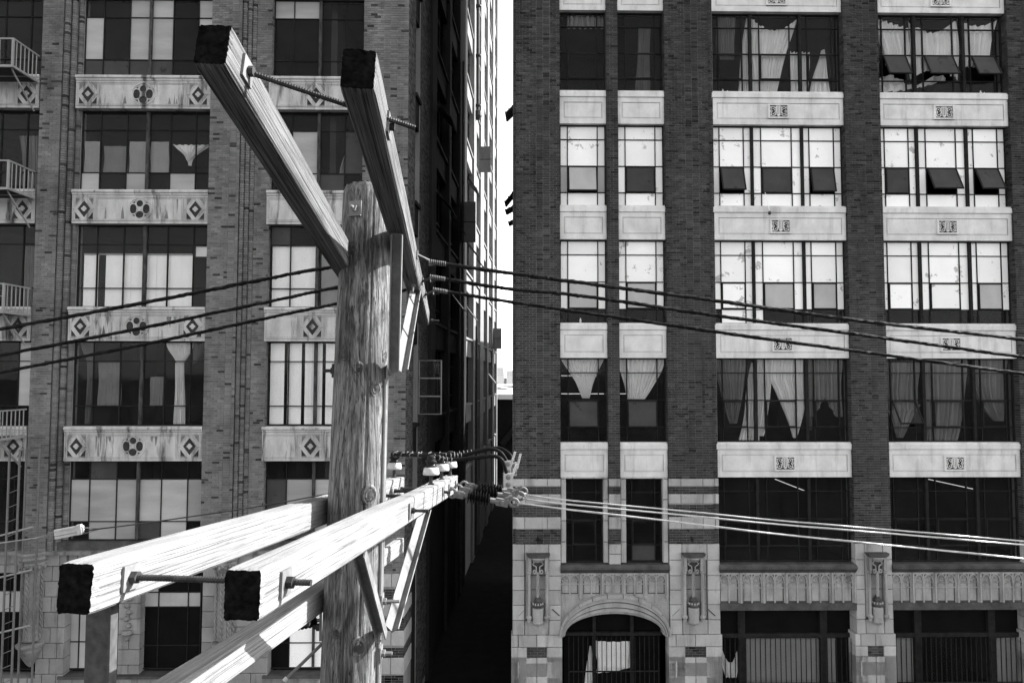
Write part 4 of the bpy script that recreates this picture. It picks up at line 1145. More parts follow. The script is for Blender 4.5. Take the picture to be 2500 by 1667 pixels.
cur('sheer curtain with a triangular gap in the wide window, right unit', bayC, 0.69, 0.99, 3, 0.0, 0.70, L(0, 0.02), L(1, 0.95), folds=5, mat='cloth_dim', bottom=lambda s: max(0.0, 0.32 - abs(s - 0.52) * 1.1))
cur('thin sheer tail tied at the left of the right unit of the wide window', bayC, 0.69, 0.78, 3, 0.05, 0.86, L(0, 0.3), L(1, 0.6), folds=2, y=YC + 0.06, mat='cloth_dim')
cur('dull grey curtain behind the open light of the far right wide window, upper part', bayD, 0.02, 0.30, 3, 0.05, 0.62, L(0, 0.05), L(1, 0.9), folds=4, mat='cloth_dim')
cur('dull grey curtain tied low behind the open light of the far right wide window', bayD, 0.04, 0.30, 3, 0.55, 0.95, L(0.0, 0.30), L(1, 0.45), folds=3, mat='cloth_dim', y=YC + 0.05)
cur('dull sheer curtain filling the middle unit of the far right wide window', bayD, 0.31, 0.67, 3, 0.0, 0.98, L(0, 0.08, 3), L(1, 0.72, 2.5), folds=5, mat='cloth_dim')
cur('dull sheer curtain tied back to the right in the far right wide window', bayD, 0.70, 1.0, 3, 0.0, 0.75, L(0, 0.55, 3), L(0.95, 0.75, 1.0), folds=4, mat='cloth_dim')
# top storey
cur('narrow grey curtain in the top left wide window', bayC, 0.06, 0.21, 0, 0.0, 0.55, L(0, 0), L(1, 0.9), folds=6, mat='cloth_dim')
cur('white curtain hanging loose left of the mullion in the top wide window', bayC, 0.20, 0.42, 0, 0.02, 0.96, L(0.42, 0.1, 0.8), L(0.55, 0.75), folds=4)
cur('white swagged curtain in the middle unit of the top wide window', bayC, 0.32, 0.69, 0, 0.02, 0.98, L(0.0, 0.10, 0.7), L(1.0, 0.52, 1.0), folds=6, top=lambda s: 1.0 - 0.16 * sin(pi * s))
cur('patterned lace panel beside the right mullion in the top wide window', bayC, 0.62, 0.78, 0, 0.45, 0.99, L(0, 0), L(1, 0.9), folds=3)
cur('white cloth corner at the lower right of the top wide window', bayC, 0.76, 0.97, 0, 0.42, 0.99, L(0.55, 0.05), L(0.65, 0.85), folds=2)
cur('white swagged curtain in the left unit of the top far right window', bayD, 0.0, 0.30, 0, 0.0, 0.60, L(0.0, 0.35, 0.8), L(1.0, 1.0), folds=4, top=lambda s: 1.0 - 0.25 * s)
cur('large white swagged curtain in the middle unit of the top far right window', bayD, 0.29, 0.68, 0, 0.04, 0.78, L(0, 0.0), L(1, 1.0), folds=5, top=lambda s: 1.0 - 0.20 * sin(pi * min(1, s * 1.05)), bottom=lambda s: 0.16 * sin(pi * s))
cur('white swagged curtain in the right unit of the top far right window', bayD, 0.70, 0.98, 0, 0.03, 0.62, L(0, 0.0), L(1, 0.72), folds=3, top=lambda s: 1.0 - 0.12 * sin(pi * s))
cur('crumpled white cloth lying along the bottom of the top far right window', bayD, 0.03, 0.60, 0, 0.72, 0.97, L(0, 0.02), L(1, 0.92), folds=4, depth=0.06, top=lambda s: 0.75 + 0.25 * sin(9 * s), bottom=lambda s: 0.15 + 0.55 * s * s, y=YC + 0.06)
cur('faint grey curtain in the upper part of the top narrow window by the corner pier', bayA, 0.18, 0.98, 0, 0.0, 0.17, L(0, 0), L(1, 1), folds=4, mat='cloth_dim')
cur('faint grey curtain in the second narrow window of the top storey', bayB, 0.3, 0.8, 0, 0.1, 0.98, L(0.5, 0.3), L(1, 0.95), folds=3, mat='cloth_dim', y=YC + 0.3)
# small things standing on the inner sills, and a weight on a string
for k, (bay, f_, i, h, w) in enumerate(((bayC, 0.10, 0, 0.16, 'tall white bottle at the left of the top wide window sill'), (bayC, 0.135, 0, 0.12, 'short white bottle beside the tall one on the top wide window sill'),
        (bayD, 0.84, 0, 0.17, 'white bottle on the right of the top far right sill'), (bayD, 0.87, 0, 0.12, 'small pale jar beside the white bottle on the top far right sill'), (bayA, 0.45, 2, 0.15, 'pale bottle on the dark sill of the narrow window by the corner pier'), (bayD, 0.95, 0, 0.14, 'pale bottle at the far right end of the top sill'))):
    m = MB(); r = h * 0.22; m.lathe([(r, 0), (r, h * 0.62), (r * 0.45, h * 0.78), (r * 0.45, h)], (0, 0, 0), (0, 0, 1), 'paint_white', 10)
    m.build('bottle', None, label=w, cat='bottle', group='bottles on the inner sills', mtx=FRAME @ Matrix.Translation((sub(bay, f_, 0)[0], 0.36, vs_sill[i] + 0.045)))
m = MB(); c, v = FU(1879, 516, -0.1), FV(1879, 516, -0.1); m.tube([(FU(1868, 470, 0.2), 0.2, FV(1868, 470, 0.2)), (c, -0.1, v)], 0.008, 'paint_white', 5); m.lathe([(0.03, 0), (0.05, -0.03), (0.05, -0.09), (0.02, -0.11)], (c, -0.1, v), (0, 0, 1), 'dark_steel', 8)
m.build('hanging_weight', None, label='small dark weight hanging on a string over the white panel below the painted windows', cat='weight', mtx=FRAME)
# street level cloth
b0 = FU(1452, 1600, 0.5); b1 = FU(1546, 1600, 0.5)
drape('curtain', 'white cloth pinned up behind the bars of the arched entrance', 'curtain', b0, b1, FV(1500, 1642, 0.5), FV(1500, 1562, 0.5), 0.5 - 0.02, L(0.02, 0.05), L(1, 0.98), folds=2.2, depth=0.02, bottom=lambda s: 0.02 + 0.18 * s * s, top=lambda s: 1 - 0.04 * sin(pi * s), group=CG)
drape('curtain', 'narrow white cloth hanging at the left of the arched entrance', 'curtain', FU(1425, 1600, 0.5), FU(1460, 1600, 0.5), FV(1440, 1680, 0.5), FV(1440, 1575, 0.5), 0.48, L(0.4, 0.0), L(0.5, 0.9), folds=2, depth=0.02, group=CG)
drape('curtain', 'sagging white cloth behind the bars at the left of the wide shop window', 'curtain', FU(1757, 1600, 0.5), FU(1806, 1600, 0.5), FV(1780, 1652, 0.5), FV(1780, 1562, 0.5), 0.48, L(0.0, 0.3, 3), L(1, 0.8, 3), folds=2, depth=0.03, top=lambda s: 1 - 0.6 * sin(pi * s), group=CG)
vb0, vb1 = FV(1900, 1720, 0.5), FV(1900, 1560, 0.5)
blind('pale vertical blind filling the middle of the wide shop window', FU(1822, 1600, 0.5), FU(2000, 1600, 0.5), vb0, vb1, 0.48, 16, 'blind_dim', group=BG)
blind('narrow pale blind beside the right mullion of the wide shop window', FU(2016, 1600, 0.5), FU(2038, 1600, 0.5), vb0, vb1, 0.47, 3, 'blind_dim', group=BG)
blind('dim blind at the left of the far right shop window', FU(2187, 1600, 0.5), FU(2230, 1600, 0.5), vb0, vb1, 0.47, 4, 'blind_dim', group=BG)
blind('dim blind at the right edge of the far right shop window', FU(2432, 1600, 0.5), FU(2493, 1600, 0.5), vb0, vb1, 0.47, 5, 'blind_dim', group=BG)
# left building
def lrow(i, t0, t1): s, t = ls_sill[i], ls_head[i]; return t - (t - s) * t1, t - (t - s) * t0
def lx(a, b_, q=(uL1w, uB1r)): return q[0] + (q[1] - q[0]) * a, q[0] + (q[1] - q[0]) * b_
B2 = (uL2r, uB2r)
v0, v1 = lrow(2, 0.36, 0.98)
blind('bright white blinds across the large left window in the middle storey', *lx(0.04, 0.86), v0, v1, 0.37, 30, 'blind', (4, 5), group=BG)
blind('bright white blind in the left half of the smaller window beside the pole', *lx(0.02, 0.50, B2), *lrow(2, 0.25, 0.98), 0.37, 12, 'blind', group=BG)
blind('grey blind in the right half of the smaller window beside the pole', *lx(0.55, 0.98, B2), *lrow(2, 0.3, 0.98), 0.37, 14, 'blind_dim', group=BG)
blind('white vertical blinds with dark gaps in the smaller left window', *lx(0.02, 0.98, B2), *lrow(3, 0.02, 0.98), 0.37, 26, 'blind', (4, 9, 15, 19, 21, 23), group=BG)
m = MB(); a, b_ = lx(0.875, 0.985); z0, z1 = lrow(2, 0.25, 0.37); m.box(a, b_, 0.42, 0.44, z0, z1, 'paint_white')
m.build('paper_sheet', None, label='white paper sheet in the upper right of the window with bright blinds', cat='paper', mtx=FRAME)
LG = 'curtains hung in the left brick building'
def lcur(label, a, b_, i, t0, t1, fl, fr, q=(uL1w, uB1r), **k):
    u0, u1 = lx(a, b_, q); v0, v1 = lrow(i, t0, t1)
    drape('curtain', label, 'curtain', u0, u1, v0, v1, k.pop('y', 0.40), fl, fr, group=LG, **k)
lcur('pale valance knotted in the middle, right half of the second large window from the top', 0.68, 0.98, 1, 0.40, 0.60, L(0.0, 0.40, 0.8), L(1.0, 0.48, 0.7), folds=4)
lcur('small hanging knot of cloth under the pale valance', 0.79, 0.84, 1, 0.58, 0.66, L(0.1, 0.3), L(0.9, 0.7), folds=1, depth=0.02)
lcur('grey roller shade in the second column of the second large window from the top', 0.16, 0.34, 1, 0.42, 0.76, L(0, 0), L(1, 1), folds=1, depth=0.01, mat='cloth_dim')
for (a, b_, w) in ((0.02, 0.14, 'leftmost'), (0.36, 0.50, 'third'), (0.52, 0.66, 'fourth')):
    lcur('papered-over pane shade in the %s column of the second large window' % w, a, b_, 1, 0.37, 0.76, L(0, 0), L(1, 1), folds=1, depth=0.008, mat='blind_dim', y=0.345)
lcur('fan-gathered grey curtain spreading upward at the right of the window with grey drapes', 0.66, 0.90, 3, 0.0, 0.25, L(0.0, 0.38), L(1.0, 0.62), folds=6)
lcur('straight tail of the fan-gathered grey curtain', 0.745, 0.83, 3, 0.25, 0.98, L(0.05, 0.0), L(0.8, 1.0), folds=3)
lcur('fan-gathered grey curtain in the last column of the window with grey drapes', 0.88, 1.0, 3, 0.0, 0.26, L(0.0, 0.0), L(1, 0.1), folds=4, mat='cloth_dim')
lcur('grey drape tied near the left edge of the window with grey drapes', 0.03, 0.15, 3, 0.0, 0.98, lambda t: 0.5 - 0.5 * abs(1 - 4 * min(t, 0.5)) ** 0.7 if t < 0.25 else 0.45, lambda t: 1.0 - 0.25 * t, folds=3, mat='cloth_dim')
lcur('flat grey sheet in the second column of the window with grey drapes', 0.17, 0.34, 3, 0.25, 0.76, L(0, 0), L(1, 1), folds=2, depth=0.012, mat='cloth_dim')
lcur('dim sheet in the fifth column of the window with grey drapes', 0.56, 0.66, 3, 0.42, 0.76, L(0, 0), L(1, 1), folds=2, depth=0.012, mat='cloth_dim')
lcur('grey curved drape in the second smaller window from the top', 0.72, 1.0, 1, 0.36, 0.76, lambda t: 0.6 * (1 - t) ** 2, L(1, 1), B2, folds=2, mat='cloth_dim')
lcur('dim pale curtain in the edge window beside the third balcony', 0.86, 0.98, 2, 0.25, 0.98, L(0, 0), L(1, 1), (uL1l - 4.2, uL1l), folds=5, mat='cloth_dim')
lcur('dim pale curtain in the edge window beside the second balcony', 0.80, 0.98, 1, 0.3, 0.98, L(0, 0.2), L(1, 1), (uL1l - 4.2, uL1l), folds=4, mat='cloth_dim')
# fluorescent tubes
TG = 'lit fluorescent tubes inside the right brick building'
def tube(label, p, q, r=0.012):
    m = MB(); m.tube([p, q], r, 'lit_tube', 6); m.build('fluorescent_tube', None, label=label, cat='lamp', group=TG, mtx=FRAME)
for (a, b_, yy, zz, w) in ((bayA[0] + 0.02, bayA[1], 0.9, FV(1420, 961, 0.9), 'lower left'), (bayA[0] + 0.1, bayA[1] - 0.1, 1.9, FV(1420, 917, 1.9), 'upper left'), (bayB[0], bayB[0] + 0.45, 0.9, FV(1560, 961, 0.9), 'right')):
    tube('lit fluorescent tube seen through the narrow windows above the arch, %s one' % w, (a, yy, zz), (b_, yy, zz))
for (px0, py0, px1, py1, y0, y1, w) in ((1966, 1198, 1892, 1169, 1.0, 2.6, 'under the wide spandrel beside the second pier'), (2375, 1193, 2265, 1169, 0.9, 2.3, 'under the far right wide spandrel')):
    a = fac(px0, py0, y0); b_ = fac(px1, py1, y1)
    tube('lit fluorescent tube slanting into the dark room %s' % w, (a[0], y0, a[1]), (b_[0], y1, b_[1]))

# ------------------------------------------------------------------ utility pole
PB = Vector((-0.845, 2.71, 0))
def pax(z): return Vector((-0.767 + (z - 11) * 0.007, 3.48 + (z - 11) * 0.07, z))
def prad(z): return 0.136 - (z - 11) * 0.0057 - (0.012 * max(0, z - 11.3))
PTOP = at(889, 457, 3.55).z
PO = empty('utility_pole', 'weathered wooden utility pole with double crossarms standing in front of the buildings', 'utility pole', Matrix.Translation(PB))
def pp(m, name, smooth=False, parent=None, **k): return m.build(name, parent or PO, mtx=(Matrix.Translation(-PB) if parent is None else None), smooth=smooth, **k)
m = MB(); N = 150
zs = [0.0, 2, 4, 6, 8] + [8.3 + (PTOP - 8.3) * i / 150 for i in range(151)]
vs = []
for z in zs:
    c, r = pax(z), prad(z)
    for k in range(N):
        a = 2 * pi * k / N
        q = noise.noise(Vector((cos(a) * 9, sin(a) * 9, z * 0.8))) * 0.0022 + noise.noise(Vector((cos(a) * 26, sin(a) * 26, z * 1.4))) * 0.0016
        ck = noise.noise(Vector((cos(a) * 24 + 40, sin(a) * 24, z * 0.30)))
        if ck > 0.34: q -= 0.006 * min(1, (ck - 0.34) / 0.08)
        e = 0.0
        if z > PTOP - 0.03: e = -0.012 * (z - PTOP + 0.03) / 0.03
        vs.append((c.x + (r + q + e) * cos(a), c.y + (r + q + e) * sin(a), z + (noise.noise(Vector((cos(a) * 6, sin(a) * 6, 3))) * 0.012 if z == zs[-1] else 0)))
fs = [(i * N + k, i * N + (k + 1) % N, (i + 1) * N + (k + 1) % N, (i + 1) * N + k) for i in range(len(zs) - 1) for k in range(N)]
m.add(vs, fs, 'pole_wood'); m.add([vs[(len(zs) - 1) * N + k] for k in range(N)], [tuple(range(N))], 'end_grain')
shaft = pp(m, 'pole_shaft', True)
def on_pole(px, py):
    d = ray(px, py); y = 3.35
    for _ in range(20):
        p = d * (y / d.y); z = p.z + CAMH; c, r = pax(z), prad(z); dx = max(-r * 0.98, min(r * 0.98, p.x - c.x)); y = c.y - sqrt(r * r - dx * dx)
    p = d * (y / d.y); p.z += CAMH; n = (p - pax(p.z)); n.z = 0
    return p, n.normalized()
for (px, py, rr) in ((858, 617, 0.022), (842, 870, 0.022), (874, 903, 0.022), (940, 870, 0.018), (917, 950, 0.022), (902, 1209, 0.028), (821, 1548, 0.019), (875, 1581, 0.026)):
    p, n = on_pole(px, py); m = MB()
    m.lathe([(rr * 1.55, -0.006), (rr * 1.35, 0.001), (rr * 1.12, 0.004), (rr * 0.98, 0.001)], p, n, 'pole_wood', 18)
    m.lathe([(rr, -0.002), (rr * 0.9, 0.002), (rr * 0.55, 0.001), (rr * 0.2, 0.0035)], p, n, 'knot_wood', 14)
    for i in range(len(m.v)):
        v = Vector(m.v[i]); v.z = p.z + (v.z - p.z) * ru(1.25, 1.4); m.v[i] = tuple(v + Vector((ru(-1, 1), ru(-1, 1), ru(-1, 1))) * 0.0012)
    pp(m, 'knot', True)

class Arm:
    def __init__(s, front, dx, dz, w, h, L, roll, mat, name='crossarm', seed=0.0):
        s.o = Vector(front); s.w, s.h, s.L = w, h, L
        s.d = Vector((dx, 1, dz)).normalized(); r = s.d.cross(Vector((0, 0, 1))).normalized(); t = r.cross(s.d)
        s.r = r * cos(roll) + t * sin(roll); s.t = t * cos(roll) - r * sin(roll)
        ny, nz, nx = 16, 20, 110; ring = []; c = 0.006; m = MB(); vs = []
        per = []
        for i in range(ny): per.append((-0.5 + i / ny, -0.5, 0, -1))
        for i in range(nz): per.append((0.5, -0.5 + i / nz, 1, 0))
        for i in range(ny): per.append((0.5 - i / ny, 0.5, 0, 1))
        for i in range(nz): per.append((-0.5, 0.5 - i / nz, -1, 0))
        M_ = len(per); jag = [ru(-0.002, 0.002) for _ in per]; jag2 = [ru(-0.0008, 0.001) for _ in per]
        for j in range(nx + 1):
            x = L * j / nx
            for i, (a, b_, na, nb) in enumerate(per):
                y, z = a * w, b_ * h
                if abs(abs(a) - 0.5) < 1e-6 and abs(abs(b_) - 0.5) < 1e-6: y *= 1 - c / w * 1.2; z *= 1 - c / h * 1.2
                g = noise.noise(Vector((x * 1.2 + seed, y * 70, z * 70))) * 0.0016 + noise.noise(Vector((x * 2.5 + seed, y * 190, z * 190))) * 0.0011
                wv = noise.noise(Vector((x * 0.9 + seed, 3.3 * (abs(na)), 1.7))) * 0.003
                e = -0.002 if j in (0, nx) else 0.0
                if j == 0: g += jag2[i]
                vs.append((x + (jag[i] if j in (0, nx) else 0), y + na * (g + wv + e), z + nb * (g + wv + e)))
        fs = [(j * M_ + i, j * M_ + (i + 1) % M_, (j + 1) * M_ + (i + 1) % M_, (j + 1) * M_ + i) for j in range(nx) for i in range(M_)]
        m.add(vs, [f[::-1] for f in fs], mat)
        m.add([vs[i] for i in range(M_)], [tuple(range(M_))], 'end_grain'); m.add([vs[nx * M_ + i] for i in range(M_)], [tuple(range(M_ - 1, -1, -1))], 'end_grain')
        X, Y, Z = s.d, -s.r, s.t; o = s.o - PB
        mtx = Matrix(((X.x, Y.x, Z.x, o.x), (X.y, Y.y, Z.y, o.y), (X.z, Y.z, Z.z, o.z), (0, 0, 0, 1)))
        s.ob = m.build(name, PO, mtx=mtx)
    def pt(s, q, rr=0.0, tt=0.0, out=0.0): return s.o + s.d * q + s.r * (rr * s.w / 2 + out) + s.t * (tt * s.h / 2)
def proj(P):
    x, y, z = P[0], P[1], P[2] - CAMH
    yc = y * cos(PITCH) + z * sin(PITCH); zc = -y * sin(PITCH) + z * cos(PITCH)
    a, b_ = F * x / yc, -F * zc / yc; c, s = cos(ROLL), sin(ROLL)
    return 1250 + c * a - s * b_, 833.5 + s * a + c * b_
def sfind(arm, px, rr=1.0, tt=0.0):
    lo, hi = 0.0, 6.0
    for _ in range(50):
        mid = (lo + hi) / 2
        if proj(arm.pt(mid, rr, tt))[0] < px: lo = mid
        else: hi = mid
    return lo
H0 = CAMH
AA = Arm((-0.843, 1.876, H0 + 0.929), -0.015, -0.210, 0.095, 0.130, 2.6, radians(-1.5), 'arm_wood_old', seed=3)
AB = Arm((-0.430, 1.866, H0 + 0.854), -0.083, -0.089, 0.095, 0.120, 4.05, radians(-3.0), 'arm_wood_old', seed=17)
AC = Arm((-1.120, 1.781, H0 - 0.547), 0.091, -0.078, 0.095, 0.126, 3.25, radians(0.1), 'arm_wood', seed=31)
AD = Arm((-0.675, 1.740, H0 - 0.550), 0.063, -0.076, 0.095, 0.122, 3.50, radians(0.2), 'arm_wood', seed=47)
AE = Arm((-1.120, 1.781, H0 - 0.985), 0.091, -0.074, 0.095, 0.106, 3.25, 0.0, 'arm_wood', seed=63)

def part_m(m, name, smooth=False): return pp(m, name, smooth)
def washer(m, p, n, up, size=0.034, th=0.004, mat='galvanised'):
    a = n.cross(up).normalized(); m.obox(p + n * th, a, n, n.cross(a), size, th, size, mat)
def nut(m, p, n, mat='dark_steel', r=0.016, h=0.016): m.lathe([(r, 0), (r, h)], p, n, mat, 6)
def rod(m, p, q, r=0.009, mat='dark_steel', thread=True):
    p, q = Vector(p), Vector(q); L_ = (q - p).length; n = max(2, int(L_ / 0.004))
    if thread: m.tube([p + (q - p) * i / n for i in range(n + 1)], [r * (1.0 if i % 2 else 0.86) for i in range(n + 1)], mat, 8)
    else: m.tube([p, q], r, mat, 8)
def bolt(arm, s, tt, ln, plate=True, size=0.034):
    m = MB(); p = arm.pt(s, 1, tt)
    if plate: washer(m, p, arm.r, arm.t, size)
    nut(m, p + arm.r * 0.008, arm.r); rod(m, p, p + arm.r * (ln + 0.02)); part_m(m, 'bolt'); return p
# spacer rods through the double arms
sa, sb = sfind(AA, 600), sfind(AB, 946)
m = MB(); p, q = AA.pt(sa, 1, 0.1), AB.pt(sb, 1, 0.0)
washer(m, p, AA.r, AA.t, 0.036); nut(m, p + AA.r * 0.008, AA.r); rod(m, p, q + AB.r * 0.09, 0.0095); washer(m, q, AB.r, AB.t, 0.036); nut(m, q + AB.r * 0.008, AB.r, 'dark_steel'); part_m(m, 'spacer_rod')
sc, sd = sfind(AC, 316), sfind(AD, 694)
m = MB(); p, q = AC.pt(sc, 1, 0.0), AD.pt(sd, 1, 0.0)
washer(m, p, AC.r, AC.t, 0.034); nut(m, p + AC.r * 0.008, AC.r, r=0.018, h=0.018); rod(m, p, q + AD.r * 0.075, 0.0095); washer(m, q, AD.r, AD.t, 0.034); nut(m, q + AD.r * 0.008, AD.r, r=0.018, h=0.018); part_m(m, 'spacer_rod')
for s in (2.62, 2.95, 3.12):
    m = MB(); p, q = AC.pt(s + 0.02, 1, -0.2), AD.pt(s, -1, -0.2); nut(m, p, AC.r); rod(m, p, q, 0.011, thread=False); part_m(m, 'spacer_rod')
bolt(AD, sfind(AD, 1001), 0.0, 0.075, size=0.04)
bolt(AB, sfind(AB, 1050), 0.3, 0.06, plate=False)
for s, tt in ((2.45, -1),):
    m = MB(); p = AB.pt(s, 0.2, -1); m.lathe([(0.014, 0), (0.014, -0.012), (0.007, -0.012), (0.007, -0.05)], p, AB.t, 'galvanised', 8); part_m(m, 'bolt')
# through bolts in the pole
p, n = on_pole(868, 509); m = MB(); a = Vector((0, 0, 1)); sx_ = n.cross(a).normalized()
m.obox(p + n * 0.002, sx_, n, a, 0.034, 0.003, 0.038, 'galvanised'); m.obox(p + n * 0.008 - a * 0.038, sx_, n, a, 0.034, 0.006, 0.003, 'galvanised')
m.obox(p + n * 0.014, (sx_ + a * 0.3).normalized(), n, (a - sx_ * 0.3).normalized(), 0.014, 0.012, 0.014, 'galvanised'); m.lathe([(0.009, 0.02), (0.009, 0.045), (0.005, 0.05)], p - sx_ * 0.0, n, 'galvanised', 10); part_m(m, 'bolt')
z = at(815, 905, 3.5).z; c = pax(z); r = prad(z); m = MB(); X = Vector((1, 0, 0)); Z = Vector((0, 0, 1))
m.obox(c - X * (r + 0.004), Vector((0, 1, 0)), X, Z, 0.03, 0.004, 0.035, 'dark_steel'); m.lathe([(0.017, 0), (0.017, 0.014), (0.009, 0.015), (0.009, 0.045)], c - X * (r + 0.006), -X, 'dark_steel', 6); part_m(m, 'bolt')
for (py, l_) in ((908, 0.02), (1455, 0.05), (1575, 0.02)):
    z = at(950, py, 3.45).z; c = pax(z); r = prad(z); m = MB()
    m.obox(c + X * (r + 0.004) - Vector((0, 0.03, 0)), Vector((0, 1, 0)), X, Z, 0.03, 0.004, 0.035, 'galvanised'); m.lathe([(0.018, 0), (0.018, 0.016), (0.009, 0.017), (0.009, 0.03 + l_)], c + X * (r + 0.008) - Vector((0, 0.03, 0)), X, 'galvanised', 6); part_m(m, 'bolt')

# ground wire moulding stapled down the right side of the pole
m = MB(); zz_ = [8.4 + (at(950, 925, 3.45).z - 8.4) * i / 20 for i in range(21)]
m.tube([pax(z) + Vector((cos(-0.35), sin(-0.35), 0)) * (prad(z) + 0.004) for z in zz_], 0.009, 'grey_paint', 8); part_m(m, 'ground_wire')
for k in range(7):
    z = zz_[1] + 0.2 * k; c = pax(z); d_ = Vector((cos(-0.35), sin(-0.35), 0)); m = MB(); p = c + d_ * (prad(z) + 0.004); q = Vector((-d_.y, d_.x, 0))
    m.tube([p - q * 0.016 - d_ * 0.004, p - q * 0.010 + d_ * 0.010, p + q * 0.010 + d_ * 0.010, p + q * 0.016 - d_ * 0.004], 0.0025, 'galvanised', 5); part_m(m, 'staple')
# angle iron braces
def twist(p, q, N):
    d = (Vector(q) - Vector(p)).normalized(); N = Vector(N); N = (N - d * N.dot(d)).normalized(); return N.cross(d)
def leg(name, p, q, side, width=0.054, flange=0.035, mat='galvanised', fs=1, chan=True):
    p, q = Vector(p), Vector(q); d = (q - p); L_ = d.length; d.normalize(); s = (side - d * side.dot(d)).normalized(); n = d.cross(s).normalized()
    if chan and n.y > 0: n = -n                                         # open side towards the street
    m = MB(); c = (p + q) / 2
    m.obox(c, s, n, d, width / 2, 0.003, L_ / 2, mat); m.obox(c - s * fs * (width / 2 - 0.003) + n * (flange / 2 + 0.003), s, n, d, 0.003, flange / 2, L_ / 2 - 0.004, mat)
    if chan: m.obox(c + s * fs * (width / 2 - 0.003) + n * (flange / 2 + 0.003), s, n, d, 0.003, flange / 2, L_ / 2 - 0.004, mat)
    return part_m(m, name)
zb = at(968, 903, 3.45).z; c = pax(zb)
foot = Vector((c.x + prad(zb) + 0.040, c.y - 0.05, zb))
s1, s2 = sfind(AB, 970, 0.0, -1), sfind(AB, 1010, 0.0, -1)
leg('brace', foot, AB.pt(s1, 0.0, -1), AB.r); q2 = AB.pt(s2, 0.0, -1); leg('brace', foot + Vector((0.02, 0.01, 0)), q2, twist(foot, q2, (0.75, -0.6, 0.3)), 0.06, chan=False)
zb = at(950, 1548, 3.3).z; c = pax(zb)
foot = Vector((c.x + prad(zb) + 0.012, c.y - 0.06, zb))
s1, s2 = sfind(AD, 878, 0.0, -1), sfind(AD, 1034, 0.0, -1)
leg('brace', foot, AD.pt(s1, 0.0, -1), AD.r, 0.052); q2 = AD.pt(s2, 0.0, -1); leg('brace', foot + Vector((0.03, 0.01, 0.01)), q2, twist(foot, q2, (0.75, -0.6, 0.3)), 0.06, chan=False)
# steel bar hanging under the near end of the left lower arm
p = at(250, 1470, 1.98); q = at(238, 1900, 1.98)
leg('hanger_bar', p, q, Vector((1, 0, 0)), 0.088, 0.03, 'bar_steel', -1, False)
# hardware on the far side of the pole
m = MB(); p = at(752, 1500, 3.5); m.box(p.x - 0.012, p.x + 0.012, p.y - 0.02, p.y + 0.02, p.z - 0.05, p.z + 0.1, 'dark_steel')
p2 = at(788, 1530, 3.55); m.box(p2.x - 0.01, p2.x + 0.004, p2.y - 0.03, p2.y + 0.03, p2.z - 0.06, p2.z + 0.12, 'galvanised'); m.lathe([(0.02, 0), (0.02, 0.03), (0.012, 0.03), (0.012, 0.05)], p2, (-1, 0, 0), 'dark_steel', 8); part_m(m, 'bracket')

# pin insulators
def pin_insulator(base, up):
    m = MB(); up = up.normalized()
    m.lathe([(0.020, 0), (0.020, 0.008), (0.011, 0.01), (0.011, 0.075)], base, up, 'dark_steel', 10)
    o = pp(m, 'insulator_pin')
    m = MB(); b_ = base + up * 0.058
    m.lathe([(0.030, 0.0), (0.050, 0.002), (0.053, 0.012), (0.047, 0.045), (0.040, 0.050), (0.03, 0.05)], b_, up, 'porcelain', 20)
    m.lathe([(0.040, 0.050), (0.036, 0.058), (0.026, 0.066), (0.026, 0.074), (0.036, 0.080), (0.037, 0.090), (0.026, 0.096), (0.030, 0.106), (0.028, 0.118), (0.012, 0.126), (0.0, 0.127)], b_, up, 'glaze_dark', 18)
    pp(m, 'insulator', True)
    return b_ + up * 0.115
tops = [pin_insulator(AD.pt(sfind(AD, px, 0.0, 1), 0, 1), AD.t) for px in (1052, 1078, 1099)]
topc = pin_insulator(AC.pt(sfind(AC, 962, 0.0, 1), 0, 1), AC.t)

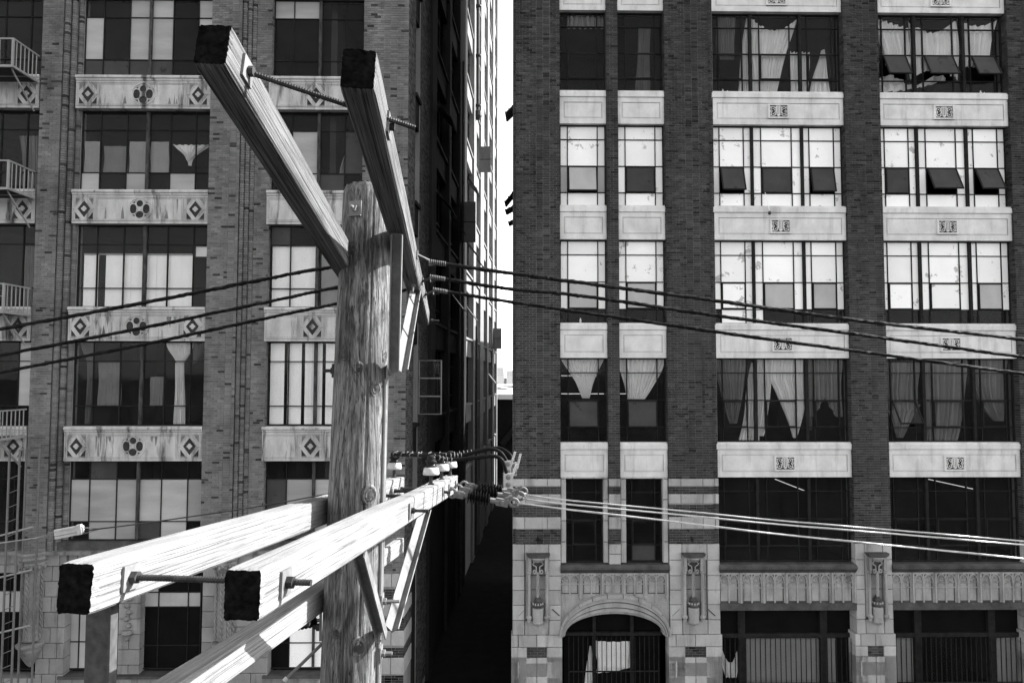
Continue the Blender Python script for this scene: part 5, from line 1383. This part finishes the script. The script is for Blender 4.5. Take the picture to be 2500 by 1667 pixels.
# dead-end insulators on the far end of the right lower arm
ends = []
for px, (qx, qy), dq in ((1081, (1226, 1226), -0.02), (1096, (1243, 1211), 0.0), (1112, (1252, 1200), 0.02)):
    s = sfind(AD, px); p = AD.pt(s, 1, 0.05)
    q = at(qx, qy, p.y + 0.05 + dq); ax = (q - p); L_ = ax.length; ax.normalize(); sd_ = ax.cross(Z).normalized(); up = sd_.cross(ax)
    m = MB(); washer(m, p, AD.r, AD.t, 0.028); m.tube([p, p + ax * 0.05], 0.010, 'dark_steel', 8)
    for i in range(1):
        pts = [p + ax * (0.065 + 0.028 * cos(a)) + up * 0.028 * sin(a) for a in [2 * pi * k / 14 for k in range(15)]]; m.tube(pts, 0.009, 'galvanised', 7)
    pp(m, 'eye_bolt')
    m = MB(); c0 = p + ax * 0.105
    for k in (-1, 1): m.obox(c0 + sd_ * 0.020 * k, ax, sd_, up, 0.034, 0.004, 0.022, 'galvanised')
    m.lathe([(0.012, -0.032), (0.012, 0.032)], c0, sd_, 'galvanised', 8); m.tube([c0 + ax * 0.02, c0 + ax * 0.065], 0.018, 'galvanised', 10); pp(m, 'clevis')
    a0, a1 = 0.165, L_ - 0.085
    m = MB(); m.tube([p + ax * a0, p + ax * a1], 0.012, 'rubber', 10)
    for k in range(8):
        c_ = p + ax * (a0 + (a1 - a0) * (k + 0.5) / 8); r_ = 0.047 if k % 2 == 0 else 0.038
        m.lathe([(0.013, -0.010), (r_, -0.002), (r_, 0.001), (0.018, 0.004), (0.018, 0.012)], c_, ax, 'rubber', 18)
    pp(m, 'strain_insulator')
    m = MB(); m.tube([p + ax * (a1), p + ax * (L_ - 0.02)], [0.018, 0.020], 'galvanised', 10); e = q
    m.obox(e, ax, sd_, up, 0.04, 0.016, 0.024, 'galvanised'); m.lathe([(0.014, -0.03), (0.014, 0.03)], e, sd_, 'galvanised', 8)
    pts = [e + ax * (0.075 + 0.030 * cos(a)) + up * (0.012 + 0.026 * sin(a)) for a in [2 * pi * k / 16 for k in range(17)]]; m.tube(pts, 0.010, 'galvanised', 8)
    m.tube([e + ax * 0.03 - up * 0.018, e + ax * 0.02 + up * 0.03, e + ax * 0.06 + up * 0.05], 0.011, 'galvanised', 8)
    pp(m, 'dead_end_clamp'); ends.append(e + ax * 0.10)
clamp_top = []
for (px, py0, py1, w, dep) in ((1241, 1155, 1191, 0.030, 4.42), (1240, 1124, 1160, 0.026, 4.72), (1257, 1128, 1160, 0.016, 4.9)):
    a, b_ = at(px, py0, dep), at(px - 1, py1, dep); m = MB(); c = (a + b_) / 2; hz = (a.z - b_.z) / 2
    m.box(c.x - w, c.x + w, c.y - 0.012, c.y + 0.012, c.z - hz, c.z + hz, 'aluminium'); m.box(c.x - w - 0.006, c.x - w, c.y - 0.014, c.y + 0.016, c.z - hz, c.z + hz, 'dark_steel')
    for k in (-0.5, 0.5): m.lathe([(0.016, 0), (0.016, 0.006), (0.011, 0.006), (0.011, 0.016)], Vector((c.x, c.y - 0.012, c.z + hz * k)), (0, -1, 0), 'galvanised', 10)
    for k in (0.012, 0.02): m.tube([(c.x + k, c.y, c.z), (c.x + w + 0.01 + k, c.y, c.z + hz + 0.06)], 0.005, 'aluminium', 6)
    pp(m, 'jumper_clamp'); clamp_top.append(Vector((c.x - w * 0.3, c.y, c.z + hz)))

# ------------------------------------------------------------------ cables and wires
def spline(P, n=24):
    P = [Vector(p) for p in P]; Q = [2 * P[0] - P[1]] + P + [2 * P[-1] - P[-2]]; out = []
    for i in range(1, len(Q) - 2):
        for k in range(n):
            t = k / n; a, b_, c, d = Q[i - 1:i + 3]
            out.append(0.5 * (2 * b_ + (c - a) * t + (2 * a - 5 * b_ + 4 * c - d) * t * t + (3 * b_ - a - 3 * c + d) * t ** 3))
    return out + [P[-1]]
def extend(pts, dist):
    d = (pts[-1] - pts[-8]).normalized(); n = 30
    return pts + [pts[-1] + d * dist * (i + 1) / n for i in range(n)]
def cable(label, pts, r, rough, mat='rubber', group=None, cat='cable', name='cable'):
    m = MB(); sd_ = R() * 50
    rf = (lambda i, k: 1 + rough * (noise.noise(Vector((i * 0.9 + sd_, k * 0.9, 0))) + 0.6 * noise.noise(Vector((i * 0.23 + sd_, k * 0.5, 9))))) if rough else None
    m.tube(pts, r, mat, 9, rf=rf)
    return m.build(name, None, smooth=False, label=label, cat=cat, group=group)
surf('weathered_rubber', 0.012, 0.65, 0.6, 30.0, fine=0.6, bmp=0.8)
UG = 'black cables on the upper crossarm'
for k, (s, path, nm) in enumerate(((sfind(AB, 1016), [(1055, 640, 4.0), (1230, 665, 4.05), (1424, 691, 4.1), (1754, 735, 4.2), (2083, 781, 4.3), (2500, 829, 4.45)], 'topmost'),
                                   (sfind(AB, 1030), [(1057, 677, 4.4), (1230, 703.5, 4.4), (1424, 723, 4.4), (1754, 771, 4.45), (2083, 815, 4.5), (2500, 872, 4.6)], 'middle'),
                                   (sfind(AB, 1037), [(1064, 708, 4.7), (1230, 734.5, 4.7), (1424, 763, 4.7), (1754, 811, 4.7), (2083, 856, 4.75), (2500, 913, 4.8)], 'lowest'))):
    pts = extend(spline([at(*q) for q in path], 40), 9.0)
    cable('%s of the three thick black cables running right from the upper crossarm' % nm, pts, 0.0115, 0.42, 'weathered_rubber', UG)
    m = MB(); p = AB.pt(s, 1, 0.35); q = pts[0]
    washer(m, p, AB.r, AB.t, 0.024); m.tube([p, p + (q - p) * 0.75], 0.009, 'dark_steel', 8)
    d = (pts[6] - pts[0]).normalized(); a = d.orthogonal().normalized(); b_ = d.cross(a)
    m.tube([pts[0] + d * (0.10 * i / 60 - 0.02) + (a * cos(i * 0.9) + b_ * sin(i * 0.9)) * 0.013 for i in range(61)], 0.0035, 'galvanised', 5)
    m.tube([p + (q - p) * 0.75, p + (q - p) * 0.8 - Vector((0, 0, 0.03)), q + d * 0.05], 0.006, 'dark_steel', 6)
    pp(m, 'eye_bolt')
for nm, path in (('topmost', [(990, 636, 4.05), (800, 654, 4.05), (640, 683, 4.0), (320, 745, 3.9), (0, 804, 3.8)]), ('middle', [(1008, 668, 4.4), (820, 702, 4.35), (640, 740, 4.3), (320, 806, 4.2), (0, 867, 4.1)]),
                 ('lowest', [(1018, 703, 4.6), (825, 741, 4.6), (640, 779, 4.5), (320, 847, 4.4), (0, 909.5, 4.3)])):
    pts = extend(spline([at(*q) for q in path], 40), 8.0)
    cable('%s of the three thick black cables running left behind the pole' % nm, pts, 0.0105, 0.42, 'weathered_rubber', UG)
def conductor(label, pts, r=0.0055):
    m = MB(); L_ = 0.0; acc = [0.0]
    for a, b_ in zip(pts, pts[1:]): L_ += (b_ - a).length; acc.append(L_)
    n = 900; P = []; j = 0
    for i in range(n + 1):
        s = L_ * i / n
        while j < len(acc) - 2 and acc[j + 1] < s: j += 1
        P.append(pts[j].lerp(pts[j + 1], (s - acc[j]) / max(1e-9, acc[j + 1] - acc[j])))
    d = (P[-1] - P[0]).normalized(); a = d.orthogonal().normalized(); b_ = d.cross(a)
    for k in range(5): m.tube([p + (a * cos(L_ * i / n * 75 + k * 2 * pi / 5) + b_ * sin(L_ * i / n * 75 + k * 2 * pi / 5)) * r * 0.62 for i, p in enumerate(P)], r * 0.55, 'aluminium', 4, caps=False)
    m.tube(P[::6], r * 0.55, 'dark_steel', 5)
    m.build('conductor', None, smooth=False, label=label, cat='wire', group='bright twisted conductors on the lower crossarm')
for k, (path, nm) in enumerate((([(1280, 1230, 4.45), (1420, 1247, 4.42), (1650, 1273, 4.4), (1880, 1301, 4.4), (2200, 1333, 4.4), (2500, 1363, 4.4)], 'lowest'),
                                ([(1290, 1219, 4.7), (1420, 1234, 4.7), (1650, 1255, 4.7), (1880, 1277.5, 4.7), (2200, 1304, 4.7), (2500, 1329.5, 4.7)], 'middle'),
                                ([(1290, 1208, 5.0), (1420, 1224, 5.0), (1650, 1245, 5.0), (1880, 1268, 5.0), (2200, 1295, 5.0), (2500, 1320.5, 5.0)], 'topmost'))):
    pts = extend(spline([ends[k]] + [at(*q) for q in path], 30), 4.0)
    conductor('%s of the three bright twisted conductors running right from the strain insulators' % nm, pts)
for k, (path, nm, ct) in enumerate((([(958, 1109, 4.85), (1050, 1113, 4.40), (1100, 1122, 4.42), (1170, 1116, 4.42), (1205, 1113, 4.42), (1226, 1124, 4.42)], 'nearest', clamp_top[0]),
                                    ([(962, 1106, 4.95), (1077, 1111, 4.72), (1125, 1111, 4.72), (1170, 1101, 4.72), (1200, 1096, 4.72), (1222, 1104, 4.72)], 'middle', clamp_top[1]),
                                    ([(1000, 1107, 5.05), (1099, 1108, 4.95), (1150, 1103, 4.95), (1190, 1095, 4.95), (1220, 1094, 4.95), (1243, 1108, 4.92)], 'farthest', clamp_top[2]))):
    pts = spline([at(*q) for q in path] + [ct], 14)
    m = MB(); m.tube(pts, 0.0125, 'rubber', 10)
    for (t0, t1) in ((0.02, 0.14), (0.19, 0.36)):
        seg = pts[int(len(pts) * t0):int(len(pts) * t1)]
        for c_ in seg[::3]:
            d = (seg[-1] - seg[0]).normalized(); a = d.orthogonal().normalized(); b_ = d.cross(a)
            m.tube([c_ + d * 0.004 * sin(x / 2) + (a * cos(x) + b_ * sin(x)) * 0.0155 for x in [2 * pi * i / 10 for i in range(11)]], 0.0028, 'galvanised', 4)
    m.build('jumper_cable', None, smooth=True, label='%s of the black jumper cables arching over the far end of the lower crossarm' % nm, cat='cable', group='jumper cables')
# guy wire with its strain insulator, and the guys below
pts = spline([at(0, 1325.5, 3.35), at(82, 1314, 3.38), at(148, 1304, 3.4)], 20)
pts2 = spline([at(190, 1297, 3.42), at(385, 1272, 3.5), at(640, 1234, 3.6), at(806, 1204, 3.68)], 30)
m = MB(); ext = [pts[0] - (pts[8] - pts[0]).normalized() * 8] + pts; m.tube(ext, 0.0034, 'galvanised', 6); m.tube(pts2, 0.0036, 'dark_steel', 6)
for (a, d) in ((pts[-1], pts[-1] - pts[-10]), (pts2[0], pts2[0] - pts2[10])):
    d = d.normalized()
    for k in (-1, 1): m.tube([a - d * 0.10, a - d * 0.04 + Z * 0.012 * k, a + Z * 0.016 * k, a + d * 0.06 + Z * 0.012 * k], 0.0028, 'galvanised', 5)
m.build('guy_wire', None, label='thin guy wire running left from the pole to a pale strain insulator', cat='wire')
c = at(168, 1299, 3.41); d = (at(190, 1295, 3.42) - at(148, 1303, 3.4)).normalized(); s = d.cross(Vector((0, 1, 0))).normalized(); n = d.cross(s)
t = empty('guy_insulator', 'pale guy strain insulator on the thin wire at the left', 'insulator', Matrix.Translation(c))
T_ = Matrix.Translation(-c)
for k in (-1, 0.35, 1.3):
    m = MB(); m.obox(c + s * 0.014 * k - d * 0.01, d, s, n, 0.050, 0.006 if k != 0.35 else 0.010, 0.010, 'porcelain'); m.build('insulator_rib', t, mtx=T_)
m = MB(); m.obox(c + d * 0.048 + s * 0.004, d, s, n, 0.010, 0.024, 0.014, 'porcelain'); m.obox(c + d * 0.060 + s * 0.004, d, s, n, 0.006, 0.016, 0.010, 'porcelain'); m.build('insulator_head', t, mtx=T_)
for nm, a, b_, r in (('left', at(795, 1562, 3.5), at(400, 1950, 3.0), 0.0085), ('right', at(795, 1648, 3.5), at(560, 1880, 3.2), 0.0085)):
    m = MB(); m.tube([a, b_], r, 'grey_paint', 8); m.lathe([(0.012, 0), (0.012, 0.02)], a.lerp(b_, 0.27), (b_ - a), 'porcelain', 8)
    m.build('guy_rod', None, label='%s of the two grey guy rods slanting down from the foot of the visible pole' % nm, cat='guy rod', group='grey guy rods')
# strain insulator hanging behind the lowest arm
m = MB(); p, q = at(786, 1512, 3.62), at(690, 1530, 3.45); ax = (q - p).normalized(); L_ = (q - p).length
m.tube([p, q], 0.010, 'rubber', 8)
for k in range(7): m.lathe([(0.012, -0.006), (0.030, -0.001), (0.030, 0.002), (0.012, 0.006)], p + ax * (0.05 + (L_ - 0.07) * k / 7), ax, 'rubber', 14)
pp(m, 'strain_insulator')
